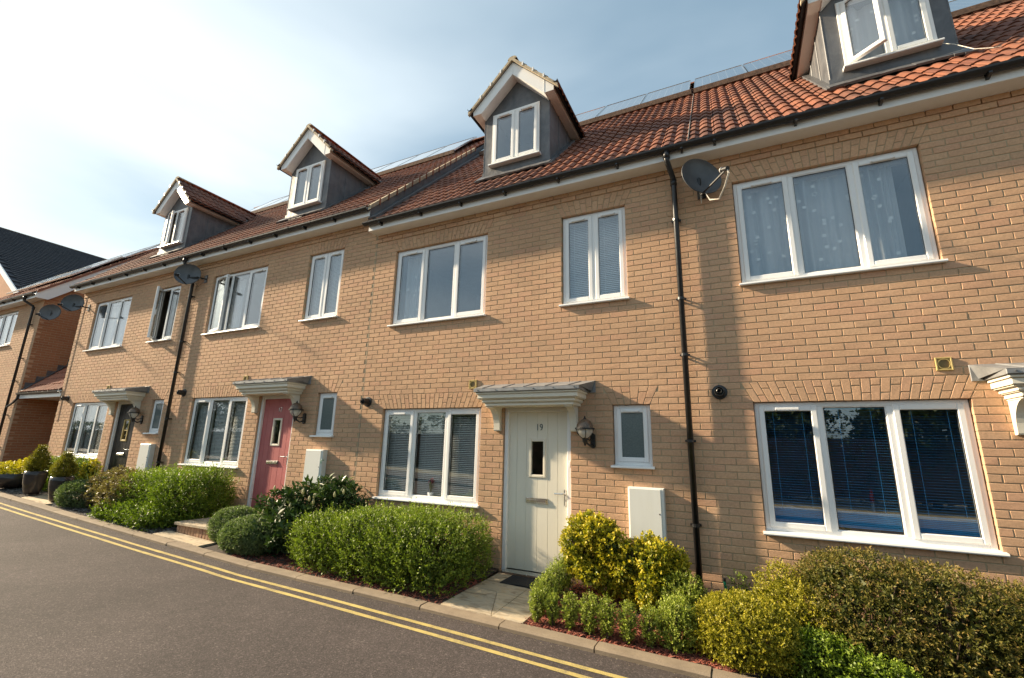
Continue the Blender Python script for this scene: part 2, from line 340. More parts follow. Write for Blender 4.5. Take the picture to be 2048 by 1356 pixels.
# ------------------------------------------------------------------ mesh helpers
class MB:
    def __init__(s): s.v = []; s.f = []; s.t = []; s.tone = 0.0
    def add(s, verts, faces):
        o = len(s.v); s.v += [tuple(q) for q in verts]
        s.f += [tuple(i+o for i in f) for f in faces]; s.t += [s.tone]*len(faces); return s
    def box(s, x0, x1, y0, y1, z0, z1):
        v = [(x0, y0, z0), (x1, y0, z0), (x1, y1, z0), (x0, y1, z0), (x0, y0, z1), (x1, y0, z1), (x1, y1, z1), (x0, y1, z1)]
        return s.add(v, [(0, 3, 2, 1), (4, 5, 6, 7), (0, 1, 5, 4), (1, 2, 6, 5), (2, 3, 7, 6), (3, 0, 4, 7)])
    def cbox(s, x0, x1, y0, y1, z0, z1, c=0.004):          # box with its front (-y) edges chamfered
        v = [(x0+c, y0, z0+c), (x1-c, y0, z0+c), (x1-c, y0, z1-c), (x0+c, y0, z1-c),
             (x0, y0+c, z0), (x1, y0+c, z0), (x1, y0+c, z1), (x0, y0+c, z1), (x0, y1, z0), (x1, y1, z0), (x1, y1, z1), (x0, y1, z1)]
        return s.add(v, [(0, 1, 2, 3), (4, 5, 1, 0), (5, 6, 2, 1), (6, 7, 3, 2), (7, 4, 0, 3), (8, 9, 5, 4), (9, 10, 6, 5), (10, 11, 7, 6), (11, 8, 4, 7), (9, 8, 11, 10)])
    def quad(s, *p): return s.add(p, [tuple(range(len(p)))])
    def prism(s, poly, axis, a, b):                         # poly: 2-D outline in the two other axes, extruded a..b
        n = len(poly)
        def P(q, t): return {'x': (t, q[0], q[1]), 'y': (q[0], t, q[1]), 'z': (q[0], q[1], t)}[axis]
        v = [P(q, a) for q in poly]+[P(q, b) for q in poly]
        return s.add(v, [tuple(range(n))[::-1], tuple(range(n, 2*n))]+[(i, (i+1) % n, (i+1) % n+n, i+n) for i in range(n)])
    def tube(s, pts, r, n=8, caps=True):
        pts = [Vector(p) for p in pts]
        rs = r if isinstance(r, (list, tuple)) else [r]*len(pts)
        rings = []; prev = None
        for i, p in enumerate(pts):
            d = (pts[min(i+1, len(pts)-1)]-pts[max(i-1, 0)]).normalized()
            a = prev - d*prev.dot(d) if prev is not None else d.cross(Vector((0.31, 0.22, 0.93)))
            if a.length < 1e-4: a = d.cross(Vector((1, 0, 0)))
            a.normalize(); prev = a; b = d.cross(a)
            rings.append([p+(a*math.cos(2*math.pi*k/n)+b*math.sin(2*math.pi*k/n))*rs[i] for k in range(n)])
        v = [q for rg in rings for q in rg]
        f = [(i*n+k, i*n+(k+1) % n, (i+1)*n+(k+1) % n, (i+1)*n+k) for i in range(len(pts)-1) for k in range(n)]
        if caps: f += [tuple(range(n))[::-1], tuple((len(pts)-1)*n+k for k in range(n))]
        return s.add(v, f)
    def lathe(s, prof, c, n=16, axis='z'):
        v = []
        for r, h in prof:
            for k in range(n):
                a, b = r*math.cos(2*math.pi*k/n), r*math.sin(2*math.pi*k/n)
                v.append((c[0]+a, c[1]+b, c[2]+h) if axis == 'z' else (c[0]+a, c[1]+h, c[2]+b))
        f = [(i*n+k, i*n+(k+1) % n, (i+1)*n+(k+1) % n, (i+1)*n+k) for i in range(len(prof)-1) for k in range(n)]
        return s.add(v, f)
    def mesh(s, name, mat):
        m = bpy.data.meshes.new(name); m.from_pydata(s.v, [], s.f)
        if any(x for x in s.t):
            m.attributes.new('tone', 'FLOAT', 'FACE').data.foreach_set('value', s.t)
        m.materials.append(M[mat] if isinstance(mat, str) else mat); m.update(); return m
    def build(s, name, mat, parent=None, smooth=False):
        m = s.mesh(name, mat)
        if smooth: m.polygons.foreach_set('use_smooth', [True]*len(m.polygons))
        return link(name, m, parent)
def link(name, mesh, parent=None, loc=None, rot=None):
    o = bpy.data.objects.new(name, mesh); COL.objects.link(o)
    if parent is not None: o.parent = parent
    if loc is not None: o.location = loc
    if rot is not None: o.rotation_euler = rot
    return o
def tag(o, label=None, cat=None, group=None, kind=None):
    for k, v in (('label', label), ('category', cat), ('group', group), ('kind', kind)):
        if v: o[k] = v
    return o
def thing(name, label, cat, loc=(0, 0, 0), group=None, rz=0.0):
    o = bpy.data.objects.new(name, None); COL.objects.link(o); o.location = loc; o.rotation_euler = (0, 0, rz)
    o.empty_display_size = 0.2
    return tag(o, label, cat, group)
_gx = [-40, -14, -8.5, -5.9, -3, -0.6, 1.5, 4.4, 9, 40]; _gv = [0.66, 0.62, 0.40, 0.27, 0.14, 0.04, 0.01, -0.05, -0.12, -0.2]
def gz(x): return float(np.interp(x, _gx, _gv))

# ------------------------------------------------------------------ setting: ground, road, kerb, bed, paths
XG = [-220, -60, -40, -24, -14, -11, -8.5, -7.2, -5.9, -4.4, -3, -1.8, -0.6, 0.5, 1.5, 3, 4.4, 6.5, 9, 16, 40, 60, 220]
def strip(name, mat, y0, y1, dz0, dz1, xs=XG, parent=None, ny=1):
    b = MB()
    for j in range(ny+1):
        t = j/ny
        for x in xs: b.v.append((x, y0+(y1-y0)*t, gz(x)+dz0+(dz1-dz0)*t))
    n = len(xs)
    b.f = [(j*n+i, j*n+i+1, (j+1)*n+i+1, (j+1)*n+i) for j in range(ny) for i in range(n-1)]
    b.t = [0]*len(b.f)
    return b.build(name, mat, parent)
tag(strip('ground', 'earth', -220, 220, -0.09, -0.09), kind='structure')
road = tag(strip('road', 'asphalt', -9.0, -1.5, -0.03, 0.0, ny=6), kind='structure')
for yc in (0.0, -0.142):
    b = MB()
    xs = [x*0.25 for x in range(-160, 120)]
    for x in xs:
        w = 0.026+0.0016*math.sin(x*5.1)+0.0012*math.sin(x*13.7+1); c = yc+float(np.interp(x, (-8, -1, 1.6, 4, 8), (-1.735, -1.71, -1.77, -1.812, -1.84)))+0.004*math.sin(x*0.7)+0.002*math.sin(x*3.1)
        for s in (-1, 1): b.v.append((x, c+s*w, gz(x)+0.004+(c+s*w+1.5)*0.004))
    b.f = [(2*i, 2*i+2, 2*i+3, 2*i+1) for i in range(len(xs)-1)]; b.t = [0]*len(b.f)
    b.build('yellow_line', 'yellow_paint', road)
tag(strip('far_pavement', 'asphalt', -11.0, -9.0, 0.06, 0.06), kind='structure')
kerb = tag(strip('kerb', 'mortar', -1.488, -1.372, 0.02, 0.02, [x for x in XG if -40 < x < 40]), kind='structure')
x = -16.2
while x < 12:
    L = 0.912
    b = MB(); b.tone = random.random()
    z0, z1 = gz(x), gz(x+L); h = 0.042+random.uniform(-0.004, 0.004); dy = random.uniform(-0.004, 0.004)
    pr = [(-1.505+dy, -0.1), (-1.505+dy, h-0.016), (-1.488+dy, h), (-1.362+dy, h), (-1.362+dy, -0.1)]
    g = 0.006
    v = [(x+g, y, z0+z) for y, z in pr]+[(x+L-g, y, z1+z) for y, z in pr]
    b.add(v, [(0, 1, 2, 3, 4), (9, 8, 7, 6, 5)]+[(i, i+5, (i+1) % 5+5, (i+1) % 5) for i in range(5)])
    b.build('kerb_stone', 'concrete', kerb); x += L
for xs_ in ([-30, -24, -14, -11, -8.5, -8.01], [-6.89, -5.9, -4.4, -3.11], [-2.03, -1.8, -0.6, 0.5, 1.5, 2.185], [3.135, 4.4, 6.5, 9, 16]):
    tag(strip('flower_bed', 'soil', -1.37, 0.06, 0.022, 0.10, xs_, ny=4), kind='structure')
def bedz(x, y): return gz(x)+0.022+0.078*(y+1.37)/1.43
# bark chips lying on the bed
def chips(name, label, regions, n, mat):
    b = MB()
    for _ in range(n):
        x0, x1, y0, y1 = random.choice(regions)
        x, y = random.uniform(x0, x1), random.uniform(y0, y1)
        L, w, th = random.uniform(0.010, 0.034), random.uniform(0.003, 0.008), random.uniform(0.002, 0.005)
        a = random.uniform(0, math.pi); ti = random.uniform(-0.5, 0.5); c, s = math.cos(a), math.sin(a)
        z = bedz(x, y)+random.uniform(0.002, 0.014); b.tone = random.random()
        P = lambda u, v_, k: (x+c*u-s*v_, y+s*u+c*v_, z+u*ti+k)
        b.add([P(-L, -w, 0), P(L*0.8, -w*0.6, 0), P(L, w*0.4, 0), P(-L*0.7, w, 0), P(-L, -w, th), P(L*0.8, -w*0.6, th), P(L, w*0.4, th), P(-L*0.7, w, th)],
              [(4, 5, 6, 7), (0, 1, 5, 4), (1, 2, 6, 5), (2, 3, 7, 6), (3, 0, 4, 7)])
    return tag(b.build(name, mat), label, 'mulch', kind='stuff')
chips('bark_mulch', 'red brown bark chips covering the planting bed', [(3.12, 4.95, -1.36, -0.05), (3.12, 4.95, -1.36, -0.7), (-1.3, 2.2, -1.36, -0.5)], 9000, 'bark_chip')
chips('slate_chippings', 'grey stone chippings on the bed by the plant pots', [(-9.6, -3.2, -1.36, -0.9)], 2200, 'stone_grey')
gb = MB(); rg = random.Random(21)
for _ in range(2600):
    x = rg.uniform(-9, 6.5); y = -1.51-abs(rg.gauss(0, 0.045)) if rg.random() < 0.6 else rg.uniform(-4.6, -1.5)
    r_ = rg.uniform(0.0015, 0.0045) if rg.random() < 0.9 else rg.uniform(0.004, 0.008); z = gz(x)+0.004*(y+1.5); gb.tone = rg.random()
    a = rg.uniform(0, 6); P_ = [(x+r_*math.cos(a+k*2.1)*rg.uniform(.7, 1.2), y+r_*math.sin(a+k*2.1), z) for k in range(3)]
    gb.add(P_+[(x, y, z+r_*0.9)], [(0, 1, 3), (1, 2, 3), (2, 0, 3)])
tag(gb.build('road_grit', 'grit'), 'fine grit and bits of bark scattered on the road by the kerb', 'grit', kind='stuff')
# sandstone path to the cream door
def slab(parent, poly, ztop, mat='sandstone', th=0.04):
    b = MB(); b.tone = random.random(); n = len(poly)
    cx, cy = sum(p[0] for p in poly)/n, sum(p[1] for p in poly)/n
    g = lambda k, dz: [(cx+(x-cx)*k, cy+(y-cy)*k, ztop(x, y)+dz) for x, y in poly]
    b.add(g(0.975, 0)+g(0.99, -0.008)+g(0.99, -th), [tuple(range(n))]+[(i, i+n, (i+1) % n+n, (i+1) % n) for i in range(n)]+[(i+n, i+2*n, (i+1) % n+2*n, (i+1) % n+n) for i in range(n)])
    return b.build('paving_slab', mat, parent)
zp = lambda x, y: gz(x)+0.046+0.016*(y+1.36)
path = tag(MB().box(2.19, 3.13, -1.362, 0.02, -0.2, 0.0).build('path', 'mortar'), kind='structure')
for poly in ([(2.19, -0.72), (2.78, -0.72), (2.78, 0.0), (2.19, 0.0)], [(2.78, -0.62), (3.13, -0.62), (3.13, 0.0), (2.78, 0.0)],
             [(2.19, -1.36), (2.52, -0.72), (2.19, -0.72)], [(2.19, -1.36), (2.79, -1.36), (2.52, -0.72)], [(2.79, -1.36), (2.78, -0.72), (2.52, -0.72)],
             [(2.79, -1.36), (3.13, -1.36), (3.13, -1.02), (2.785, -0.97)], [(2.785, -0.97), (3.13, -1.02), (3.13, -0.62), (2.78, -0.62)]):
    slab(path, poly, zp)
# raised step to the red door
bs = tag(MB().box(-3.06, -2.08, -1.06, 0.02, 0.0, 0.335).build('raised_step', 'mortar'), kind='structure')
for i in range(13):
    b = MB(); b.tone = random.random(); x0 = -3.07+i*0.0755
    b.cbox(x0+0.004, x0+0.0715, -1.085+random.uniform(-.003, .003), -1.06, 0.15, 0.315, 0.005); b.build('brick', 'paver', bs)
for i in range(8):
    b = MB(); b.tone = random.random(); y0 = -1.07+i*0.135
    b.box(-3.085, -3.06, y0+0.005, y0+0.13, 0.14, 0.31); b.build('brick', 'paver', bs)
for (x0, x1, y0, y1) in ((-3.10, -2.55, -1.12, -0.62), (-2.55, -2.04, -1.12, -0.55), (-3.10, -2.55, -0.62, 0.0), (-2.55, -2.04, -0.55, 0.0)):
    slab(bs, [(x0, y0), (x1, y0), (x1, y1), (x0, y1)], lambda x, y: 0.352)
lp = tag(strip('paver_strip', 'mortar', -1.362, -1.08, 0.028, 0.05, [-3.2, -2.6, -2.0]), kind='structure')
for i in range(6):
    x0 = -3.2+i*0.2; slab(lp, [(x0, -1.355), (x0+0.2, -1.355), (x0+0.2, -1.1), (x0, -1.1)], lambda x, y: gz(x)+0.052+0.03*(y+1.36))
pa = tag(strip('pot_path', 'mortar', -1.362, -0.0, 0.03, 0.09, [-8.0, -7.4, -6.9]), kind='structure')
for i in range(2):
    for j in range(3):
        x0, y0 = -8.0+i*0.55, -1.36+j*0.45; slab(pa, [(x0, y0), (x0+0.55, y0), (x0+0.55, y0+0.45), (x0, y0+0.45)], lambda x, y: gz(x)+0.048+0.045*(y+1.36))

# ------------------------------------------------------------------ houses
BZ, BX, ZH = 0.0757, 0.225, 2.18            # course height, brick length, head of the ground floor openings
SOFFIT, PITCH45 = 5.275, R(45)
def in_view(p):
    d = p-CAM_POS; k = d@fw
    if k < 0.3: return None
    x, y = FPX*(d@CR)/k, FPX*(d@CU)/k
    return k if abs(x) < 1030 and abs(y) < 690 else None
def brick_verts(xl0, xl1, xr0, xr1, z0, z1, y, dep=0.1, c=0.0027, j=0.0016):
    r = lambda: random.uniform(-j, j)
    fr = [(xl0+r(), z0+r()), (xr0+r(), z0+r()), (xr1+r(), z1+r()), (xl1+r(), z1+r())]
    ins = [(fr[0][0]+c, fr[0][1]+c), (fr[1][0]-c, fr[1][1]+c), (fr[2][0]-c, fr[2][1]-c), (fr[3][0]+c, fr[3][1]-c)]
    return [(a, y+r()*0.6, b_) for a, b_ in ins]+[(a, y+c, b_) for a, b_ in fr]+[(a, y+dep, b_) for a, b_ in fr]
BF = [(0, 1, 2, 3), (4, 5, 1, 0), (5, 6, 2, 1), (6, 7, 3, 2), (7, 4, 0, 3), (8, 9, 5, 4), (9, 10, 6, 5), (10, 11, 7, 6), (11, 8, 4, 7)]
def shared_bricks(mat):
    out = []
    for _ in range(6):
        b = MB(); b.add(brick_verts(-0.1075, -0.1075, 0.1075, 0.1075, -0.033, 0.033, 0.0, j=0.0018), BF); out.append(b.mesh('brick', mat))
    return out
BRICKS = shared_bricks('brick')
def brickwork(parent, wall, ox, oz, xa, xb, zlo, zhi, openings, phase=0.0, toothed=(False, False), nmax=300, proud_row=None, base_row=-38, mat='brick'):
    """openings: (x0, x1, z0, z1, arch) in house coordinates; bricks laid round them."""
    singles, joined = [], MB()
    rows = range(base_row, int((zhi-ZH)/BZ)+1)
    for r in rows:
        z0 = ZH+r*BZ; z1 = z0+BZ
        if z1 < zlo or z0 > zhi-0.02: continue
        zb, zt = z0+0.005, min(z1-0.005, zhi)
        y = -0.014 if proud_row is not None and r >= proud_row else 0.0
        blocks = []
        for (x0, x1, a, b_, arch) in openings:
            if z0 > a-0.02 and z1 < b_+0.02: blocks.append((x0, x0, x1, x1))
            elif arch and z0 > b_-0.02 and z1 < b_+3*BZ+0.02:
                k = 0.11/(3*BZ); e0, e1 = (z0-b_)*k, (z1-b_)*k
                blocks.append((x0-e0, x0-e1, x1+e0, x1+e1))
        sh = (0.5*(r % 2)+phase) % 1.0
        i = int((xa/BX)-sh)-2
        while (i+sh)*BX < xb:
            l, rr = (i+sh)*BX+0.005, (i+sh+1)*BX-0.005; i += 1
            c = (l+rr)/2
            if toothed[0]:
                if c < xa: continue
            else: l = max(l, xa)
            if toothed[1]:
                if c >= xb: continue
            else: rr = min(rr, xb)
            if rr-l < 0.03: continue
            pieces = [(l, l, rr, rr)]
            for (a0, a1, b0, b1) in blocks:
                nxt = []
                for (p0, p1, q0, q1) in pieces:
                    if q0 <= a0 or p0 >= b0: nxt.append((p0, p1, q0, q1)); continue
                    if p0 < a0: nxt.append((p0, p1, min(q0, a0-0.004), min(q1, a1-0.004)))
                    if q0 > b0: nxt.append((max(p0, b0+0.004), max(p1, b1+0.004), q0, q1))
                pieces = [q for q in nxt if max(q[2]-q[0], q[3]-q[1]) > 0.028 and q[2] > q[0] and q[3] >= q[1]]
            for q in pieces:
                if abs(q[0]-l) < 1e-6 and abs(q[2]-rr) < 1e-6 and abs(rr-l-0.215) < 1e-4 and q[1] == q[0] and q[3] == q[2] and zt > z1-0.006:
                    k = in_view(np.array([ox+c, y, oz+(z0+z1)/2]))
                    if k: singles.append((k, c, y, (z0+z1)/2)); continue
                joined.tone = random.random(); joined.add(brick_verts(*q, zb, zt, y), BF)
    for (x0, x1, a, b_, arch) in openings:                  # soldier arches
        if not arch: continue
        n = max(4, round((x1-x0)/0.0755)); e = 0.11; h = 3*BZ
        for i in range(n):
            X = lambda t, s: x0-e*s+(x1-x0+2*e*s)*t
            cut = 1/3 if i % 2 else 2/3
            for s0, s1 in ((0.012, cut-0.022), (cut+0.022, 0.975)):
                g = 0.0046
                joined.tone = random.random()
                joined.add(brick_verts(X(i/n, s0)+g, X(i/n, s1)+g, X((i+1)/n, s0)-g, X((i+1)/n, s1)-g, b_+h*s0, b_+h*s1, -0.001), BF)
    singles.sort()
    for k, c, y, z in singles[:nmax]:
        link('brick', random.choice(BRICKS), wall, (c+random.uniform(-.0012, .0012), y+random.uniform(-.0012, .0012), z+random.uniform(-.001, .001)), (0, random.uniform(-.006, .006), 0))
    for k, c, y, z in singles[nmax:]:
        joined.tone = random.random(); joined.add(brick_verts(c-0.1075, c-0.1075, c+0.1075, c+0.1075, z-0.033, z+0.033, y), BF)
    tag(joined.build('brickwork', mat, wall), kind='stuff')
def wall_sheet(parent, xa, xb, za, zb, openings, y=0.0052, mat='mortar', dep=0.11):
    b = MB()
    xs = sorted({xa, xb, *[o[0]-0.006 for o in openings], *[o[1]+0.006 for o in openings]})
    zs = sorted({za, zb, *[o[2]-0.006 for o in openings], *[o[3]+0.006 for o in openings]})
    for i in range(len(xs)-1):
        for j in range(len(zs)-1):
            cx, cz = (xs[i]+xs[i+1])/2, (zs[j]+zs[j+1])/2
            if any(o[0]-0.006 < cx < o[1]+0.006 and o[2]-0.006 < cz < o[3]+0.006 for o in openings): continue
            b.quad((xs[i], y, zs[j]), (xs[i+1], y, zs[j]), (xs[i+1], y, zs[j+1]), (xs[i], y, zs[j+1]))
    for o in openings:
        x0, x1, z0, z1 = o[0]-0.006, o[1]+0.006, o[2]-0.006, o[3]+0.004
        for p, q in (((x0, z0), (x0, z1)), ((x0, z1), (x1, z1)), ((x1, z1), (x1, z0)), ((x1, z0), (x0, z0))):
            b.quad((p[0], y, p[1]), (q[0], y, q[1]), (q[0], y+dep, q[1]), (p[0], y+dep, p[1]))
    return b.build('wall', mat, parent)
def ring(b, x0, x1, z0, z1, w, y0, y1, c=0.005):              # rectangular frame of four chamfered bars
    b.cbox(x0, x0+w, y0, y1, z0, z1, c); b.cbox(x1-w, x1, y0, y1, z0, z1, c)
    b.cbox(x0+w-0.001, x1-w+0.001, y0+0.0012, y1, z0, z0+w, c); b.cbox(x0+w-0.001, x1-w+0.001, y0+0.0012, y1, z1-w, z1, c)
def blind(parent, x0, x1, z0, z1, y, mat, pitch=0.024, tilt=30, stack=0.0, wd=0.024):
    b = MB(); z = z1-0.02
    while z > z0+stack+0.01:
        a = R(tilt+random.uniform(-2, 2)); dy, dz = wd/2*math.cos(a), wd/2*math.sin(a)
        b.add([(x0, y-dy, z-dz), (x1, y-dy, z-dz), (x1, y, z+0.002), (x0, y, z+0.002), (x1, y+dy, z+dz), (x0, y+dy, z+dz)], [(0, 1, 2, 3), (3, 2, 4, 5)]); z -= pitch
    if stack:
        k = int(stack/0.016)
        for i in range(k): b.box(x0, x1, y-0.013, y+0.013, z0+0.004+i*0.016, z0+0.016+i*0.016)
    for fx in (0.22, 0.72):
        xc = x0+(x1-x0)*fx; b.box(xc-0.002, xc+0.002, y-0.016, y-0.0145, z0+stack, z1)
    b.box(x0, x1, y-0.02, y+0.02, z1-0.02, z1+0.01)
    return b.build('blind', mat, parent)
def curtain(parent, x0, x1, z0, z1, y, seed, flare=0.0):
    rnd = random.Random(seed); n = 60; b = MB()
    ph = [rnd.uniform(0, 6) for _ in range(3)]
    for j, t in enumerate((0, 0.5, 1.0)):
        for i in range(n+1):
            u = i/n; x = x0+(x1-x0)*u+flare*(1-t)*(1-u)
            b.v.append((x, y+0.045*math.sin(u*21+ph[0])*(0.5+0.5*math.sin(u*9+ph[1]))+0.012*math.sin(u*47+ph[2]), z0+(z1-z0)*t))
    b.f = [(j*(n+1)+i, j*(n+1)+i+1, (j+1)*(n+1)+i+1, (j+1)*(n+1)+i) for j in range(2) for i in range(n)]; b.t = [0]*len(b.f)
    o = b.build('net_curtain', 'net_curtain', parent, True)
    q = MB()
    for _ in range(int((x1-x0)*(z1-z0)*26)):
        x, z = rnd.uniform(x0+.04, x1-.04), rnd.uniform(z0+.05, z1-.1); k = 0.018; a = rnd.uniform(-.15, .15)
        q.quad((x-k, y-0.058, z-k+a*k), (x+k, y-0.058, z-k-a*k), (x+k, y-0.058, z+k-a*k), (x-k, y-0.058, z+k+a*k))
    q.build('curtain_motif', 'curtain_solid', parent)
    return o
def pane_mesh(x0, x1, z0, z1, y, mat='glass'):
    return MB().box(x0, x1, y, y+0.018, z0, z1)
def make_window(parent, x0, x1, z0, z1, y=0.05, lights=(1, 1, 1), sash=(True, False, True), vents=(True, False, True), opened=None, glass='glass',
                flat=False, sill=(0.03, -0.05, 0.03), seal=True, name='window'):
    """white casement window; flat=True hangs every piece straight from the parent part."""
    opened = opened or {}
    b = MB(); F = 0.052
    sz = z0+sill[2]
    ring(b, x0, x1, sz, z1, F, y, y+0.06)
    W = x1-x0; tot = sum(lights); edges = [x0]
    for l in lights[:-1]: edges.append(edges[-1]+W*l/tot)
    edges.append(x1)
    for e in edges[1:-1]: b.cbox(e-0.032, e+0.032, y+0.0015, y+0.06, sz+F-0.002, z1-F+0.002, 0.005)
    win = b.build('window_frame' if flat else name, 'upvc', parent)
    host = parent if flat else win
    s = MB(); ov = sill[0]
    s.prism([(y+0.05, z0), (sill[1], z0-0.004), (sill[1]-0.004, z0+0.006), (sill[1], z0+0.022), (y+0.004, z0+sill[2]+0.002), (y+0.05, z0+sill[2]+0.002)], 'x', x0-ov, x1+ov)
    s.build('sill', 'upvc', host)
    for i, l in enumerate(lights):
        a = edges[i]+(F if i == 0 else 0.032); c = edges[i+1]-(F if i == len(lights)-1 else 0.032)
        zb, zt = sz+F, z1-F
        if sash[i]:
            a -= 0.014; c += 0.014; zb -= 0.014; zt += 0.014; S = 0.056
            hinge = Vector((a, y-0.014, 0)); ang = opened.get(i, 0.0)
            q = MB(); ring(q, 0, c-a, zb, zt, S, 0, 0.05, 0.008)
            o = q.build('sash', 'upvc', host); o.location = hinge; o.rotation_euler = (0, 0, -ang)
            if vents[i]:
                v = MB(); m = (c-a)/2; v.cbox(m-0.11*min(1, (c-a)/0.45), m+0.11*min(1, (c-a)/0.45), -0.018, 0.0, zt-0.046, zt-0.020, 0.004)
                v.box(m-0.09*min(1, (c-a)/0.45), m+0.09*min(1, (c-a)/0.45), -0.014, 0.0, zt-0.052, zt-0.0465)
                vo = v.build('trickle_vent', 'upvc', host); vo.location = hinge; vo.rotation_euler = (0, 0, -ang)
            g = MB(); ring(g, S-0.006, c-a-S+0.006, zb+S-0.006, zt-S+0.006, 0.008, 0.012, 0.03, 0.001)
            go = g.build('seal', 'rubber_seal', host); go.location = hinge; go.rotation_euler = (0, 0, -ang)
            p = pane_mesh(S-0.004, c-a-S+0.004, zb+S-0.004, zt-S+0.004, 0.016).build('pane', glass, host); p.location = hinge; p.rotation_euler = (0, 0, -ang)
            if ang > 0.3:
                hd = MB(); hd.box(c-a-0.03, c-a-0.015, 0.05, 0.075, (zb+zt)/2-0.06, (zb+zt)/2+0.06); ho = hd.build('handle', 'upvc', host); ho.location = hinge; ho.rotation_euler = (0, 0, -ang)
        else:
            g = MB(); ring(g, a-0.002, c+0.002, zb-0.002, zt+0.002, 0.011, y+0.008, y+0.03, 0.004); g.build('glazing_bead', 'upvc', host)
            g = MB(); ring(g, a+0.008, c-0.008, zb+0.008, zt-0.008, 0.006, y+0.014, y+0.03, 0.001); g.build('seal', 'rubber_seal', host)
            pane_mesh(a+0.004, c-0.004, zb+0.004, zt-0.004, y+0.02).build('pane', glass, host)
    return win
# pantile with two rolls: the shape every roof tile of the terrace shares
def tile_geo(wid=0.295, length=0.36, amp=0.0145, lift=0.021, seg=12):
    us = [i/seg for i in range(seg+1)]
    h = lambda u: amp*(math.sin(4*math.pi*u-0.5)+0.25*math.sin(8*math.pi*u+0.9))
    v = []
    for yy, dz in ((0.0, lift), (length, 0.0)):
        for u in us: v.append(((u-0.5)*(wid+0.008), yy, h(u)+dz))
    for u in us: v.append(((u-0.5)*(wid+0.008), 0.003, h(u)+lift-0.019))
    n = seg+1
    f = [(i, i+1, n+i+1, n+i) for i in range(seg)]+[(2*n+i, 2*n+i+1, i+1, i) for i in range(seg)]
    return v, f
TV, TF = tile_geo()
def tile_mesh(mat):
    b = MB(); b.add(TV, TF); return b.mesh('roof_tile', mat)
TILE = tile_mesh('tile')
def lay_tiles(parent, o, ux, uy, uz, cols, rows, mat, keep=None, single=None, gauge=0.3, wid=0.295, jit=0.004, name='roof_tiles'):
    """rows of tiles on the plane with origin o, across ux, up-slope uy, normal uz; single = shared mesh for one object per tile"""
    rot = Matrix((ux, uy, uz)).transposed().to_euler()
    rm = Matrix((ux, uy, uz)).transposed()
    b = MB(); count = 0
    for r in range(rows):
        for c in range(cols):
            p = o+ux*((c+0.5)*wid)+uy*(r*gauge)
            ctr = p+uy*0.15
            if keep and not keep(ctr): continue
            p = p+uy*random.uniform(-jit, jit)+uz*random.uniform(-jit*0.6, jit*0.6)+ux*random.uniform(-0.002, 0.002)
            if single is not None and count < 300:
                link('roof_tile', single, parent, p, rot); count += 1
            else:
                b.tone = random.random(); b.add([p+rm @ Vector(q) for q in TV], TF)
    if b.v: tag(b.build(name, mat, parent), kind='stuff')
def half_gutter(b, x0, x1, y, z, r=0.056, axis='x', n=9):
    pts = [(r*math.cos(math.pi+math.pi*k/(n-1)), r*math.sin(math.pi+math.pi*k/(n-1))) for k in range(n)]
    poly = pts+[(p[0]*0.88, p[1]*0.88) for p in pts[::-1]]
    if axis == 'x': b.prism([(y+p[0], z+p[1]) for p in poly], 'x', x0, x1)
    else: b.prism([(y+p[0], z+p[1]) for p in poly], 'y', x0, x1)

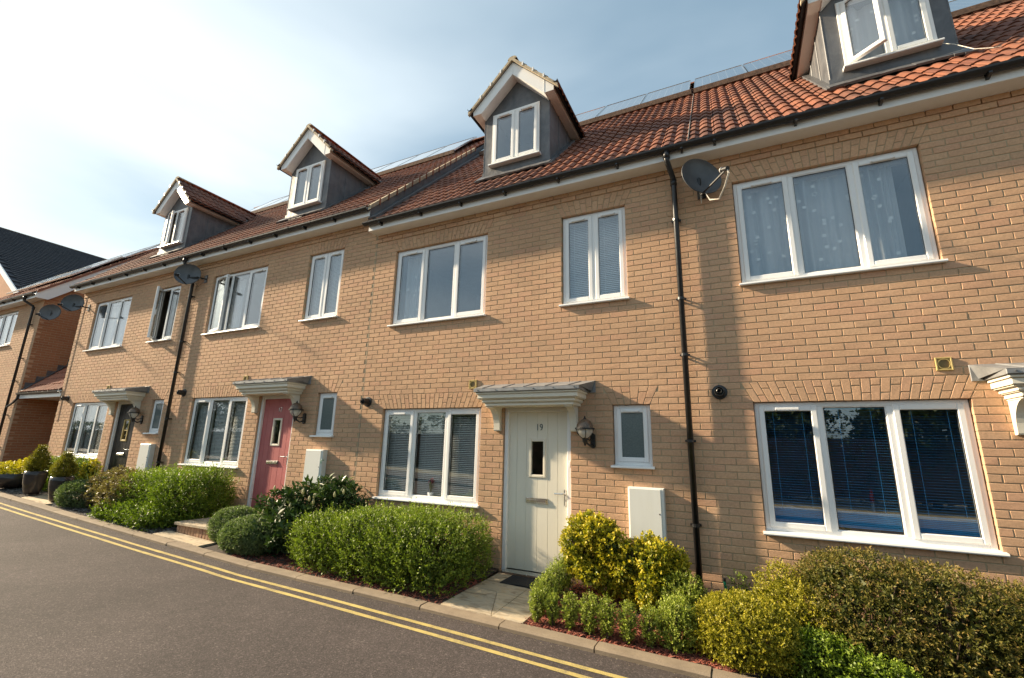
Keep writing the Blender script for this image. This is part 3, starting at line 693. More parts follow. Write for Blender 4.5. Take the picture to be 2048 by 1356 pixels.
ROOF0 = 5.73                                   # main roof plane: z = ROOF0 + y (45 degrees), in house coordinates
RIDGE_Y, PANEL_Y = 4.45, 3.15
S2 = math.sqrt(0.5)
def make_dormer(h, cx, opened=None, right_clear=True, tiles_mat='tile'):
    d = MB()
    yf = 0.5; x0, x1 = cx-0.625, cx+0.625; wx0, wx1, wz0, wz1 = cx-0.455, cx+0.455, 6.415, 7.47
    zf = ROOF0+yf-0.06; zt = 7.62
    # lead faced front: strips round the window and the gable above it
    d.box(x0, wx0, yf, yf+0.03, zf, wz1); d.box(wx1, x1, yf, yf+0.03, zf, wz1); d.box(wx0, wx1, yf+0.001, yf+0.03, zf, wz0)
    d.prism([(x0, wz1+0.004), (x1, wz1+0.004), (x1, 7.72), (cx, 8.345), (x0, 7.72)], 'y', yf+0.004, yf+0.03)
    dr = d.build('dormer', 'lead', h)
    for sx, xx in ((-1, x0), (1, x1)):           # cheeks, with a rolled lead corner
        c = MB(); ya = yf+0.012; zz = 7.75
        c.prism([(ya, zf), (zz-ROOF0+0.3, zz), (ya, zz)], 'x', xx-0.012*(sx > 0)+0.002*sx, xx+0.012*(sx < 0)+0.002*sx)
        c.tube([(xx+0.001*sx, yf+0.006, zf), (xx+0.001*sx, yf+0.006, wz1+0.1)], 0.011, 6)
        for t in (0.45, 0.9): c.tube([(xx+0.004*sx, yf+t, ROOF0+yf+t+0.0), (xx+0.004*sx, yf+t, 7.55)], 0.010, 6)
        c.build('cheek', 'lead', dr)
        f = MB()                                  # flashing lying on the tiles beside the cheek
        n = Vector((0, -S2, S2))
        xa, xb = (xx-0.09, xx+0.02) if sx < 0 else (xx-0.02, xx+0.09)
        pts = [Vector((xa, 0.36, ROOF0+0.36)), Vector((xb, 0.36, ROOF0+0.36)), Vector((xb, 2.0, ROOF0+2.0)), Vector((xa, 2.0, ROOF0+2.0))]
        f.add([q+n*0.035 for q in pts]+[q+n*0.002 for q in pts], [(0, 1, 2, 3), (4, 5, 1, 0), (5, 6, 2, 1), (7, 4, 0, 3)]); f.build('flashing', 'lead', dr)
    ap = MB(); n = Vector((0, -S2, S2))
    for k in range(8):
        xa, xb = x0-0.06+k*(1.37/8), x0-0.06+(k+1)*(1.37/8); y0 = 0.37+random.uniform(-.012, .012)
        pts = [Vector((xa, y0, ROOF0+y0)), Vector((xb, y0+random.uniform(-.01, .01), ROOF0+y0)), Vector((xb, yf, ROOF0+yf)), Vector((xa, yf, ROOF0+yf))]
        ap.add([q+n*(0.042+random.uniform(0, .006)) for q in pts]+[q+n*0.02 for q in pts], [(0, 1, 2, 3), (4, 5, 1, 0), (5, 6, 2, 1), (7, 4, 0, 3)])
    ap.box(x0-0.02, x1+0.02, yf-0.008, yf, ROOF0+yf-0.02, ROOF0+yf+0.12)
    ap.build('apron_flashing', 'lead', dr)
    bb = MB()                                     # white bargeboards with boxed feet
    for s in (-1, 1):
        P = [(0, 8.34), (0.775, 7.565), (0.775, 7.45), (0.605, 7.45), (0, 8.055)]
        poly = [(cx+s*a, z) for a, z in P]
        if s < 0: poly = poly[::-1]
        bb.prism(poly, 'y', 0.31+0.0015*(s > 0), 0.335)
    bb.box(cx-0.004, cx+0.004, 0.306, 0.31, 8.06, 8.335)
    for s in (-1, 1): bb.box(cx+s*0.6-0.003, cx+s*0.6+0.003, 0.3065, 0.31, 7.47, 7.72)
    bb.build('bargeboard', 'upvc', dr)
    for s in (-1, 1):                             # boxed eaves down each side, gutter, soffit of the gable
        e = MB(); xa, xb = sorted((cx+s*0.622, cx+s*0.773))
        e.prism([(0.336, 7.45), (1.76, 7.45), (1.9, 7.60), (0.336, 7.60)], 'x', xa, xb); e.build('eaves_box', 'upvc', dr)
        u = MB(); poly = [(cx, 8.05), (cx+s*0.62, 7.43), (cx+s*0.62, 7.45), (cx, 8.07)]
        u.prism(poly if s > 0 else poly[::-1], 'y', 0.336, yf); u.build('gable_soffit', 'upvc', dr)
        g = MB(); half_gutter(g, 0.24, 1.80, cx+s*0.825, 7.575, 0.042, 'y'); g.build('gutter', 'gutter_black', dr)
        # roof slope
        k = MB(); zr = 8.36
        pl = [(cx, 0.30, zr), (cx+s*0.84, 0.30, zr-0.84), (cx+s*0.84, 2.63-0.84, zr-0.84), (cx, 2.63, zr)]
        k.add([(a, b_, c-0.02) for a, b_, c in pl]+[(a, b_, c-0.05) for a, b_, c in pl], [(0, 1, 2, 3), (7, 6, 5, 4), (0, 4, 5, 1)]); k.build('roof_slope', 'render_dark', dr)
        ux = Vector((0, -1, 0)) if s < 0 else Vector((0, 1, 0))
        uy = Vector((-s*S2, 0, S2)); uz = Vector((s*S2, 0, S2))
        o = Vector((cx+s*0.86, 0.27 if s > 0 else 0.27+8*0.295, zr-0.86+0.01))
        lay_tiles(dr, o, ux, uy, uz, 8, 4, tiles_mat, keep=lambda p: p.y < 2.63-abs(p.x-cx)+0.1 and p.y > 0.3, gauge=0.285, name='dormer_tiles')
        v = MB()                                  # bedded verge over the bargeboard
        poly = [(cx, zr+0.02), (cx+s*0.86, zr-0.84), (cx+s*0.86, zr-0.90), (cx, zr-0.045)]
        v.prism(poly if s > 0 else poly[::-1], 'y', 0.262, 0.32); v.build('verge', 'ridge_mortar', dr)
        for t in (0.25, 0.48, 0.71):
            c = MB(); xk, zk = cx+s*0.86*t, zr-0.86*t; c.box(xk-0.012, xk+0.012, 0.255, 0.30, zk-0.03, zk+0.045); c.build('verge_clip', 'upvc', dr)
    for i in range(6):                            # ridge tiles
        r = MB(); ya = 0.285+i*0.40; r.tone = random.random()
        n = 7; pr = [(0.09*math.cos(math.pi*k/(n-1)), 0.06*math.sin(math.pi*k/(n-1))) for k in range(n)]
        v = [(cx+a, ya, 8.36+z) for a, z in pr]+[(cx+a, ya+0.41, 8.362+z*0.96) for a, z in pr]
        r.add(v, [(j, j+1, n+j+1, n+j) for j in range(n-1)]+[tuple(range(n))])
        if ya < 2.5: r.build('ridge_tile', 'ridge_mortar' if i == 0 else 'tile_dull', dr)
    make_window(dr, wx0, wx1, wz0, wz1, y=0.47, lights=(1, 1), sash=(True, True), vents=(True, True), opened=opened, flat=True, sill=(0.03, 0.40, 0.04))
    bk = MB(); bk.add([(wx0-.1, yf+0.06, wz0-.1), (wx1+.1, yf+0.06, wz0-.1), (wx1+.1, 1.6, wz0-.1), (wx0-.1, 1.6, wz0-.1), (wx0-.1, yf+.06, 7.6), (wx1+.1, yf+.06, 7.6), (wx1+.1, 1.6, 7.6), (wx0-.1, 1.6, 7.6)],
                      [(0, 1, 2, 3), (7, 6, 5, 4), (3, 2, 6, 7), (1, 5, 6, 2), (0, 3, 7, 4)]); bk.build('room', 'room', dr)
    return dr
def make_door(h, mat, number, glass='glass', two=False):
    x0, x1, z1 = 2.185, 3.153, 2.178
    f = MB(); ya = 0.032
    f.cbox(x0, x0+0.056, ya, ya+0.07, 0.05, z1, 0.006); f.cbox(x1-0.056, x1, ya, ya+0.07, 0.05, z1, 0.006); f.cbox(x0+0.055, x1-0.055, ya+0.0015, ya+0.07, z1-0.07, z1, 0.006)
    fr = f.build('door_frame', 'upvc', h)
    MB().prism([(-0.03, 0.055), (-0.03, 0.075), (0.05, 0.092), (0.1, 0.092), (0.1, 0.055)], 'x', x0+0.02, x1-0.02).build('threshold', 'chrome', fr)
    MB().box(x0-0.03, x1+0.03, -0.06, 0.02, 0.03, 0.068).build('doorstep', 'wood_dark', fr)
    a, c = x0+0.05, x1-0.05; yd = 0.078
    gx0, gx1, gz0, gz1 = 2.587, 2.753, 1.28, 1.722
    d = MB(); zb, zt = 0.098, z1-0.066
    # leaf built of grooved boards round the glazed slot
    ed = [a, a+0.145, a+0.29, gx0-0.03, gx1+0.035, gx1+0.035+0.135, c]
    ed = [a, 2.36, 2.50, 2.664, 2.812, 2.95, c]
    for i in range(6):
        l, r = ed[i]+(0.0012 if i else 0), ed[i+1]-(0.0012 if i < 5 else 0)
        if r < gx0 or l > gx1: d.cbox(l, r, yd, yd+0.04, zb, zt, 0.003)
        else:
            d.cbox(l, r, yd, yd+0.04, zb, gz0-0.02, 0.003); d.cbox(l, r, yd, yd+0.04, gz1+0.02, zt, 0.003)
            if l < gx0-0.02: d.cbox(l, gx0-0.02, yd, yd+0.04, gz0-0.02, gz1+0.02, 0.003)
            if r > gx1+0.02: d.cbox(gx1+0.02, r, yd, yd+0.04, gz0-0.02, gz1+0.02, 0.003)
    d.box(a, c, yd+0.004, yd+0.03, zb, gz0-0.02); d.box(a, c, yd+0.004, yd+0.03, gz1+0.02, zt)
    dl = d.build('door', mat, h)
    g = MB(); ring(g, gx0-0.045, gx1+0.03, gz0-0.032, gz1+0.028, 0.036, yd-0.013, yd+0.02, 0.006); g.build('glazing_frame', 'cream_paint' if mat != 'door_black' else 'vent_buff', dl)
    MB().box(gx0-0.02, gx1+0.02, yd+0.01, yd+0.02, gz0-0.02, gz1+0.02).build('pane', glass, dl)
    if two: MB().box(gx0-.02, gx1+.02, yd-0.004, yd+0.012, 1.49, 1.51).build('glazing_bar', 'vent_buff', dl)
    l = MB(); l.cbox(2.505, 2.812, yd-0.016, yd+0.002, 0.925, 0.99, 0.006); lb = l.build('letterbox', 'chrome', dl)
    MB().cbox(2.52, 2.797, yd-0.024, yd-0.014, 0.936, 0.972, 0.004).build('letterbox_flap', 'chrome', dl)
    k = MB(); k.cbox(3.04, 3.066, yd-0.012, yd+0.002, 0.92, 1.115, 0.004); k.tube([(3.053, yd-0.01, 1.068), (3.053, yd-0.05, 1.068), (3.04, yd-0.058, 1.068), (2.925, yd-0.058, 1.066)], 0.009, 8); k.build('handle', 'chrome', dl)
    if number:
        tcv = bpy.data.curves.new('house_number', 'FONT'); tcv.body = number; tcv.size = 0.125; tcv.extrude = 0.003; tcv.align_x = 'CENTER'; tcv.space_character = 1.05
        tcv.materials.append(M['digit'])
        tmp = bpy.data.objects.new('house_number', tcv); COL.objects.link(tmp)
        bpy.context.view_layer.update()
        tm = bpy.data.meshes.new_from_object(tmp.evaluated_get(bpy.context.evaluated_depsgraph_get()))
        bpy.data.objects.remove(tmp); bpy.data.curves.remove(tcv)
        tm.materials.clear(); tm.materials.append(M['digit' if mat == 'door_cream' else 'chrome'])
        to = link('house_number', tm, dl, (2.69, yd-0.004, 1.862), (R(90), 0, 0)); to.scale = (0.82, 1, 1)
    return dl
def make_canopy(h):
    c0 = 2.669
    b = MB()
    # stepped cornice: (half width, y front, z bottom, z top)
    steps = [(0.630, -0.300, 2.166, 2.205), (0.648, -0.322, 2.205, 2.214), (0.660, -0.335, 2.214, 2.250), (0.690, -0.362, 2.250, 2.262), (0.705, -0.378, 2.262, 2.318), (0.722, -0.398, 2.318, 2.345)]
    for i, (hw, yf, z0, z1) in enumerate(steps): b.cbox(c0-hw, c0+hw, yf, -0.002, z0, z1-(0.0 if i == len(steps)-1 else 0.0005), 0.006)
    cn = b.build('door_canopy', 'cream_paint', h)
    for hw in (0.0,):
        l = MB()
        l.cbox(c0-0.742, c0+0.742, -0.425, -0.005, 2.3455, 2.392, 0.005)
        y0, z0 = -0.425, 2.3925
        l.add([(c0-0.74, y0, z0), (c0+0.74, y0, z0), (c0+0.83, -0.004, 2.495), (c0-0.83, -0.004, 2.495), (c0-0.78, -0.004, 2.36), (c0+0.78, -0.004, 2.36)],
              [(0, 1, 2, 3), (0, 3, 4), (1, 5, 2)])
        l.cbox(c0-0.83, c0+0.83, -0.012, 0.0, 2.34, 2.497, 0.003)
        for k in range(5): l.tube([(c0-0.6+k*0.3, -0.42, 2.396), (c0-0.64+k*0.32, -0.02, 2.492)], 0.009, 6)
        l.build('lead_cover', 'lead_pale', cn)
        for k in range(6): MB().lathe([(0.008, 0), (0.008, -0.006), (0.0, -0.007)], (c0-0.68+k*0.272, -0.425, 2.37), 8, 'y').build('rivet', 'lead', cn)
    for xa, xb in ((2.058, 2.15), (3.17, 3.262)):
        k = MB(); pr = [(-0.002, 1.845), (-0.05, 1.845), (-0.06, 1.86)]
        for i in range(9):
            a = i/8*math.pi/2; pr.append((-0.062-0.20*(1-math.cos(a)), 1.90+0.25*math.sin(a)))
        pr += [(-0.27, 2.165), (-0.002, 2.165)]
        k.prism(pr, 'x', xa, xb); k.box(xa-0.006, xb+0.006, -0.275, -0.002, 2.150, 2.1655); k.build('bracket', 'cream_paint', cn)
    return cn
def make_pipe(h, xp, zlow, xtop=None, ztop=5.345, yp=-0.075, clips=(4.5, 3.45, 2.75, 1.75, 0.85)):
    xt = xp-0.045 if xtop is None else xtop
    b = MB(); r = 0.034
    b.tube([(xt, -0.30, ztop+0.01), (xt, -0.30, ztop-0.10), (xt+0.004, -0.29, ztop-0.13), (xp, -0.09, ztop-0.26), (xp, yp, ztop-0.30), (xp, yp, zlow)], r, 12)
    b.tube([(xt, -0.30, ztop+0.015), (xt, -0.30, ztop-0.09)], 0.042, 12); b.tube([(xp, yp, ztop-0.28), (xp, yp, ztop-0.36)], 0.041, 12)
    p = b.build('downpipe', 'gutter_black', h, True)
    for z in clips:
        c = MB(); c.tube([(xp, yp, z-0.016), (xp, yp, z+0.016)], 0.0415, 12); c.box(xp-0.058, xp+0.058, yp+0.02, yp+0.034, z-0.012, z+0.012); c.box(xp-0.05, xp-0.036, yp+0.03, -0.002, z-0.01, z+0.01); c.box(xp+0.036, xp+0.05, yp+0.03, -0.002, z-0.01, z+0.01)
        c.build('pipe_clip', 'gutter_black', p)
def make_eaves(h, xa, xb, ends=(False, False), zs=SOFFIT, brk=0.82):
    MB().box(xa, xb, -0.236, 0.012, zs, zs+0.012).build('soffit', 'upvc', h)
    f = MB(); f.cbox(xa, xb, -0.246, -0.2365, zs-0.012, zs+0.175, 0.002)
    if ends[0]: f.box(xa-0.002, xa+0.012, -0.245, 0.05, zs-0.010, zs+0.16)
    if ends[1]: f.box(xb-0.012, xb+0.002, -0.245, 0.05, zs-0.010, zs+0.16)
    f.build('fascia', 'upvc', h)
    g = MB(); half_gutter(g, xa-(0.06 if ends[0] else 0), xb, -0.305, zs+0.125)
    if ends[0]: g.prism([(-0.305+0.056*math.cos(math.pi+math.pi*k/8), zs+0.125+0.056*math.sin(math.pi+math.pi*k/8)) for k in range(9)], 'x', xa-0.064, xa-0.056)
    gt = g.build('gutter', 'gutter_black', h)
    x = xa+0.3
    while x < xb-0.05:
        b = MB(); b.prism([(-0.247, zs+0.16), (-0.247, zs+0.035), (-0.285, zs+0.035), (-0.335, zs+0.055), (-0.335, zs+0.075), (-0.25, zs+0.075)], 'x', x-0.014, x+0.014); b.build('gutter_bracket', 'gutter_black', gt); x += brk+random.uniform(-.05, .05)
    x = xa+1.1
    while x < xb:
        b = MB(); half_gutter(b, x-0.045, x+0.045, -0.305, zs+0.1255, 0.0605); b.build('gutter_union', 'gutter_black', gt); x += 2.0
def roof_body(h, xa, xb, yr=RIDGE_Y, z0=ROOF0):
    b = MB(); d = 0.055
    e = -0.26
    b.add([(xa, e, z0+e-d), (xb, e, z0+e-d), (xb, yr, z0+yr-d), (xa, yr, z0+yr-d), (xb, 2*yr-e, z0+e-d), (xa, 2*yr-e, z0+e-d)], [(0, 1, 2, 3), (3, 2, 4, 5), (0, 3, 5), (1, 4, 2)])
    return b.build('roof', 'render_dark', h)
def solar(parent, xs, z0, pitch_extra=R(1.2), y0=PANEL_Y, base=R(45), L=1.65):
    a = base+pitch_extra
    for x in xs:
        b = MB(); b.box(0.012, 0.988, 0.012, L-0.012, 0.03, 0.034)
        o = b.build('solar_panel', 'solar', parent); o.location = (x, y0, z0+0.10); o.rotation_euler = (a, 0, 0)
        f = MB(); f.box(0, 1.0, 0, 0.014, 0, 0.042); f.box(0, 1.0, L-0.014, L, 0, 0.042); f.box(0, 0.014, 0.014, L-0.014, 0, 0.042); f.box(0.986, 1.0, 0.014, L-0.014, 0, 0.042)
        o = f.build('panel_frame', 'chrome', parent); o.location = (x, y0, z0+0.10); o.rotation_euler = (a, 0, 0)
def make_room(h, xa, xb):
    b = MB()
    for z0, z1 in ((0.06, 2.55), (2.75, 5.2)):
        v = [(xa, 0.118, z0), (xb, 0.118, z0), (xb, 3.4, z0), (xa, 3.4, z0), (xa, 0.118, z1), (xb, 0.118, z1), (xb, 3.4, z1), (xa, 3.4, z1)]
        b.add(v, [(0, 1, 2, 3), (7, 6, 5, 4), (3, 2, 6, 7), (1, 5, 6, 2), (0, 3, 7, 4)])
        for xm in (2.1,): b.box(xm-0.04, xm+0.04, 0.12, 3.39, z0+0.002, z1-0.002)
    return b.build('interior', 'room', h)
def fittings(h, flue=True):
    c = (-0.335, 0.0, 2.302)
    if flue:
        f = MB(); f.lathe([(0.0, -0.002), (0.082, -0.002), (0.082, -0.014), (0.058, -0.018), (0.054, -0.05), (0.05, -0.13), (0.044, -0.13), (0.042, -0.05)], c, 20, 'y'); f.lathe([(0.0, -0.09), (0.026, -0.09), (0.03, -0.14), (0.024, -0.145), (0.0, -0.10)], c, 12, 'y')
        f.build('boiler_flue', 'black_plastic', h, False)
    v = MB(); ring(v, 1.6, 1.728, 2.452, 2.58, 0.014, -0.02, 0.0, 0.003); v.lathe([(0.05, -0.004), (0.05, -0.018), (0.044, -0.018), (0.044, -0.004)], (1.664, 0, 2.516), 20, 'y')
    v.box(1.6, 1.728, -0.006, 0.0, 2.452, 2.58)
    vo = v.build('air_vent', 'vent_buff', h)
    l = MB()
    for k in range(7): l.box(1.628, 1.70, -0.012, -0.0065, 2.482+k*0.0105, 2.485+k*0.0105)
    l.build('louvre', 'wood_dark', vo)

OPEN = [(0.0, 1.81, ZH-18*BZ, ZH, True), (2.185, 3.153, 0.0, ZH, False), (3.7085, 4.1685, ZH-10*BZ, ZH, True),
        (0.0, 1.81, ZH+18*BZ, ZH+36*BZ, True), (3.0415, 3.9515, ZH+18*BZ, ZH+36*BZ, True)]
def make_house(label, ox, oz, xa, xb, door, number, dormer_cx, phase=0.0, toothed=(False, False), ends=(False, False), nb=300, opened=None, dorm_open=None, tile_single=True, two=False, end_walls=()):
    h = thing('terraced_house', label, 'house', (ox, 0, oz), 'row of buff brick terraced houses')
    opened = opened or {}
    wall = wall_sheet(h, xa, xb, -0.5, SOFFIT+0.03, OPEN)
    brickwork(h, wall, ox, oz, xa, xb, -0.35, SOFFIT, OPEN, phase, toothed, nb, proud_row=39)
    body = MB()
    for x in (xa+0.004, xb-0.004): body.quad((x, 0.12, -0.5), (x, 2*RIDGE_Y, -0.5), (x, 2*RIDGE_Y, 5.4), (x, 0.12, 5.4))
    body.quad((xa, 2*RIDGE_Y, -0.5), (xb, 2*RIDGE_Y, -0.5), (xb, 2*RIDGE_Y, 5.4), (xa, 2*RIDGE_Y, 5.4))
    body.build('rear_wall', 'brick', h)
    make_room(h, xa+0.05, xb-0.05)
    wins = []
    for i, (x0, x1, z0, z1, a) in enumerate(OPEN):
        if i == 1: continue
        kw = {0: dict(lights=(1, 1, 1), vents=(True, False, False)), 2: dict(lights=(1,), sash=(True,), vents=(True,), glass='frosted'), 3: dict(), 4: dict(lights=(1, 1), sash=(True, True), vents=(True, True))}[i]
        wins.append(make_window(h, x0+0.003, x1-0.003, z0, z1-0.002, opened=opened.get(i), **kw))
    make_door(h, door, number, 'glass', two)
    make_canopy(h)
    fittings(h)
    make_eaves(h, xa, xb, ends)
    roof = roof_body(h, xa, xb)
    n = int((xb-xa+0.02)/0.295)
    keep = lambda p: not (abs(p.x-dormer_cx) < 0.60 and 0.42 < p.y < 2.5-abs(p.x-dormer_cx)*0.4) and p.y < RIDGE_Y-0.2
    wid = (xb-xa)/n
    lay_tiles(roof, Vector((xa, -0.275, ROOF0-0.275-0.016)), Vector((1, 0, 0)), Vector((0, S2, S2)), Vector((0, -S2, S2)), n, 22, 'tile', keep, TILE if tile_single else None, 0.3, wid)
    for i in range(12):
        r = MB(); r.tone = random.random(); m = 7; pr = [(0.12*math.cos(math.pi*k/(m-1)), 0.09*math.sin(math.pi*k/(m-1))) for k in range(m)]
        x0 = xa+i*(xb-xa)/12; v = [(x0, RIDGE_Y+a_, ROOF0+RIDGE_Y-0.02+z) for a_, z in pr]+[(x0+(xb-xa)/12+0.01, RIDGE_Y+a_, ROOF0+RIDGE_Y-0.02+z) for a_, z in pr]
        r.add(v, [(j, j+1, m+j+1, m+j) for j in range(m-1)]+[tuple(range(m)), tuple(range(m, 2*m))[::-1]]); r.build('ridge_tile', 'tile', roof)
    make_dormer(h, dormer_cx, dorm_open)
    return h, wall, roof, wins
HD, wD, rD, winD = make_house('buff brick terraced house with blue blinds downstairs and an open dormer casement', 5.2875, 0.0, -0.4575, 4.83, 'door_cream', None, 1.885,
                              0.5, (True, False), dorm_open={0: R(38)})
HC, wC, rC, winC = make_house('buff brick terraced house with the cream front door numbered 19', 0.0, 0.0, -0.455, 4.83, 'door_cream', '19', 2.02, 0.0, (False, True), ends=(True, False))
HB, wB, rB, winB = make_house('buff brick terraced house with the red front door numbered 17', -5.22, 0.303, -0.39, 4.755, 'door_red', '17', 2.06, opened={3: {0: R(10)}}, ends=(False, True))
HA, wA, rA, winA = make_house('buff brick terraced house with the black front door beside the gateway', -10.44, 0.303, -0.81, 4.83, 'door_black', None, 2.12, opened={4: {0: R(40)}}, dorm_open={0: R(14)}, ends=(True, False), tile_single=False, two=True, nb=260)
MB().box(-0.468, -0.452, 0.0015, 0.05, -0.2, SOFFIT).build('movement_joint', 'sealant', HC)
make_pipe(HC, 4.61, 0.05)
make_pipe(HA, 4.555, 0.05)
# blinds and curtains
for k in range(3):
    x0 = 0.06+k*0.60
    blind(winC[0], x0, x0+0.55, 0.88, 2.12, 0.15, 'blind_white', 0.026, 40)
    blind(winB[0], x0, x0+0.55, 0.88, 2.12, 0.15, 'blind_white', 0.027, 55)
    blind(winA[0], x0, x0+0.55, 0.88, 2.12, 0.16, 'blind_white', 0.027, 35)
    blind(winD[0], x0, x0+0.55, 0.925, 2.12, 0.125, 'blind_blue', 0.026, 8, 0.17)
for k in range(2): blind(winC[3], 3.1+k*0.44, 3.48+k*0.44, 3.62, 4.85, 0.17, 'blind_white', 0.027, 50)
for k in range(2): blind(winB[3], 3.1+k*0.44, 3.48+k*0.44, 3.62, 4.85, 0.17, 'blind_white', 0.027, 50)
curtain(winD[2], 0.04, 0.66, 3.60, 4.84, 0.2, 1); curtain(winD[2], 0.6, 1.26, 3.60, 4.84, 0.2, 2); curtain(winD[2], 1.2, 1.60, 3.60, 4.84, 0.2, 3, 0.05)
curtain(winD[2], 0.05, 0.17, 3.60, 4.84, 0.27, 21, 0.05); curtain(winD[2], 0.28, 0.42, 3.60, 4.84, 0.27, 22); curtain(winD[2], 0.86, 1.16, 3.60, 4.84, 0.27, 23, 0.1); curtain(winD[2], 0.95, 1.1, 3.60, 4.84, 0.31, 25, 0.1); curtain(winD[2], 1.24, 1.42, 3.60, 4.84, 0.27, 24, 0.06)
MB().box(-0.1, 1.9, 0.19, 0.22, 4.82, 4.90).build('curtain_rail', 'upvc', winD[2])
curtain(winC[2], 0.04, 0.5, 3.60, 4.84, 0.24, 4); curtain(winB[2], 0.04, 0.7, 3.60, 4.84, 0.3, 5); curtain(winA[2], 0.04, 1.75, 3.60, 4.84, 0.3, 6)
for hh, cx in ((HD, 1.885),):
    dd = [c for c in hh.children if c.name.startswith('dormer')][0]
    curtain(dd, cx-0.42, cx+0.42, 6.47, 7.42, 0.62, 8)
b = MB(); b.tube([(2.345, 0.47, 6.43), (2.42, 0.36, 6.28), (2.52, 0.24, 6.06), (2.64, 0.17, 5.96), (2.70, 0.165, 5.95)], 0.004, 6); b.build('cable', 'cable_white', HD)
b = MB(); b.tube([(-0.62, -0.006, 5.1), (-0.615, -0.006, 3.5), (-0.622, -0.006, 2.2), (-0.60, -0.006, 1.75), (-0.63, -0.006, 1.7)], 0.005, 5); b.build('cable', 'black_plastic', HA)
# party line between the two nearer roofs, stepped flashing where the left pair of roofs stands higher
MB().add([(4.826, -0.26, ROOF0-0.26+.03), (4.834, -0.26, ROOF0-0.26+.03), (4.834, 3.1, ROOF0+3.1+.03), (4.826, 3.1, ROOF0+3.1+.03), (4.826, -0.26, ROOF0-0.3), (4.834, -0.26, ROOF0-0.3), (4.834, 3.1, ROOF0+3.0), (4.826, 3.1, ROOF0+3.0)],
         [(0, 1, 2, 3), (4, 5, 1, 0), (1, 5, 6, 2), (0, 3, 7, 4)]).build('party_strip', 'stone_grey', rC)
fl = MB()
xw = 4.755
fl.add([(xw+0.004, -0.25, ROOF0-0.25-0.36), (xw+0.004, RIDGE_Y, ROOF0+RIDGE_Y-0.36), (xw+0.004, RIDGE_Y, ROOF0+RIDGE_Y-0.05), (xw+0.004, -0.25, ROOF0-0.25-0.05)], [(0, 1, 2, 3)])
n = Vector((0, -S2, S2)); dz = -0.303
pts = [Vector((xw, -0.26, ROOF0-0.26+dz)), Vector((xw+0.17, -0.26, ROOF0-0.26+dz)), Vector((xw+0.17, RIDGE_Y, ROOF0+RIDGE_Y+dz)), Vector((xw, RIDGE_Y, ROOF0+RIDGE_Y+dz))]
fl.add([q+n*0.045 for q in pts]+[q+n*0.0 for q in pts], [(0, 1, 2, 3), (5, 6, 2, 1), (4, 5, 1, 0)])
for i in range(8):
    y0 = 0.05+i*0.55; fl.prism([(y0, ROOF0+y0-0.30), (y0+0.012, ROOF0+y0-0.30), (y0+0.012, ROOF0+y0-0.06), (y0, ROOF0+y0-0.06)], 'x', xw+0.004, xw+0.009)
fl.build('stepped_flashing', 'lead', rB)
for i in range(16):
    v = MB(); s0 = -0.27+i*0.2121; z = ROOF0+s0
    q = [(xw-0.03, s0, z-0.075), (xw+0.032, s0, z-0.075), (xw+0.032, s0+0.205, z+0.13), (xw-0.03, s0+0.205, z+0.13)]
    v.add([(a, b_, c) for a, b_, c in q]+[(a, b_, c+0.085) for a, b_, c in q], [(4, 5, 6, 7), (0, 1, 5, 4), (1, 2, 6, 5), (3, 0, 4, 7), (3, 2, 1, 0)]); v.build('verge', 'ridge_mortar', rB)
    c = MB(); c.box(xw+0.028, xw+0.045, s0+0.185, s0+0.215, z+0.10, z+0.235); c.build('verge_clip', 'tile', rB)
zpn = ROOF0+PANEL_Y
solar(rC, [-0.30+1.015*i for i in range(5)], zpn); solar(rD, [-0.44+1.015*i for i in range(5) if i < 5][:5], zpn)
solar(rB, [0.05+1.015*i for i in range(4)], zpn); solar(rA, [0.4+1.015*i for i in range(4)], zpn)
for rf, xa, xb in ((rC, -0.31, 4.79), (rD, -0.45, 4.62), (rB, 0.04, 4.12), (rA, 0.39, 4.47)):
    b = MB(); b.tone = 0.3; b.box(xa, xb, PANEL_Y-0.05, PANEL_Y+0.02, zpn+0.0, zpn+0.105); b.build('mounting_rail', 'ridge_brown', rf)

# ---------- house past the gateway, its corner seen end on
oE = 0.455
HE = thing('end_house', 'buff brick house past the gateway with a shaded gable wall, cut by the left edge', 'house', (-13.85, 0, oE))
opE = [(-3.56, -1.75, 3.945, 5.125, False)]
wE = wall_sheet(HE, -6.5, 0.0, -0.5, SOFFIT+0.03, opE)
brickwork(HE, wE, -13.85, oE, -6.5, 0.0, -0.35, SOFFIT, opE, nmax=0, base_row=-36)
make_window(HE, -3.557, -1.753, 3.945, 5.125)
make_eaves(HE, -6.5, 0.11)
make_pipe(HE, -0.42, 0.0, -0.50)
TE = math.tan(R(41.5)); cE, sE = math.cos(R(41.5)), math.sin(R(41.5)); RE = 5.73-0.03; YRE = 4.6
# gable wall facing the terrace, laid brick by brick where the passage and terrace leave it in view
gw = MB(); gw.quad((-0.0065, 0.0, -0.6), (-0.0065, 2*YRE, -0.6), (-0.0065, 2*YRE, RE-0.1), (-0.0065, YRE, RE-0.1+YRE*TE), (-0.0065, 0.0, RE-0.1))
gwo = gw.build('gable_wall', 'mortar', HE)
jb = MB()
for r in range(-36, 86):
    z0 = ZH+r*BZ; z1 = z0+BZ-0.005; z0 += 0.005
    if z0 < -0.4: continue
    sh = 0.5*(r % 2)
    for i in range(-1, 24):
        y0, y1 = max(0.003, (i+sh)*BX+0.005), (i+sh+1)*BX-0.005
        if y1-y0 < 0.03 or y1 > 5.2: continue
        if z1 > RE-0.13+y0*TE: continue
        jb.tone = random.random()
        vv = brick_verts(y0, y0, y1, y1, z0, z1, 0.0, 0.05)
        jb.add([(-q[1], q[0], q[2]) for q in vv], BF)
tag(jb.build('brickwork', 'red_brick', gwo), kind='stuff')
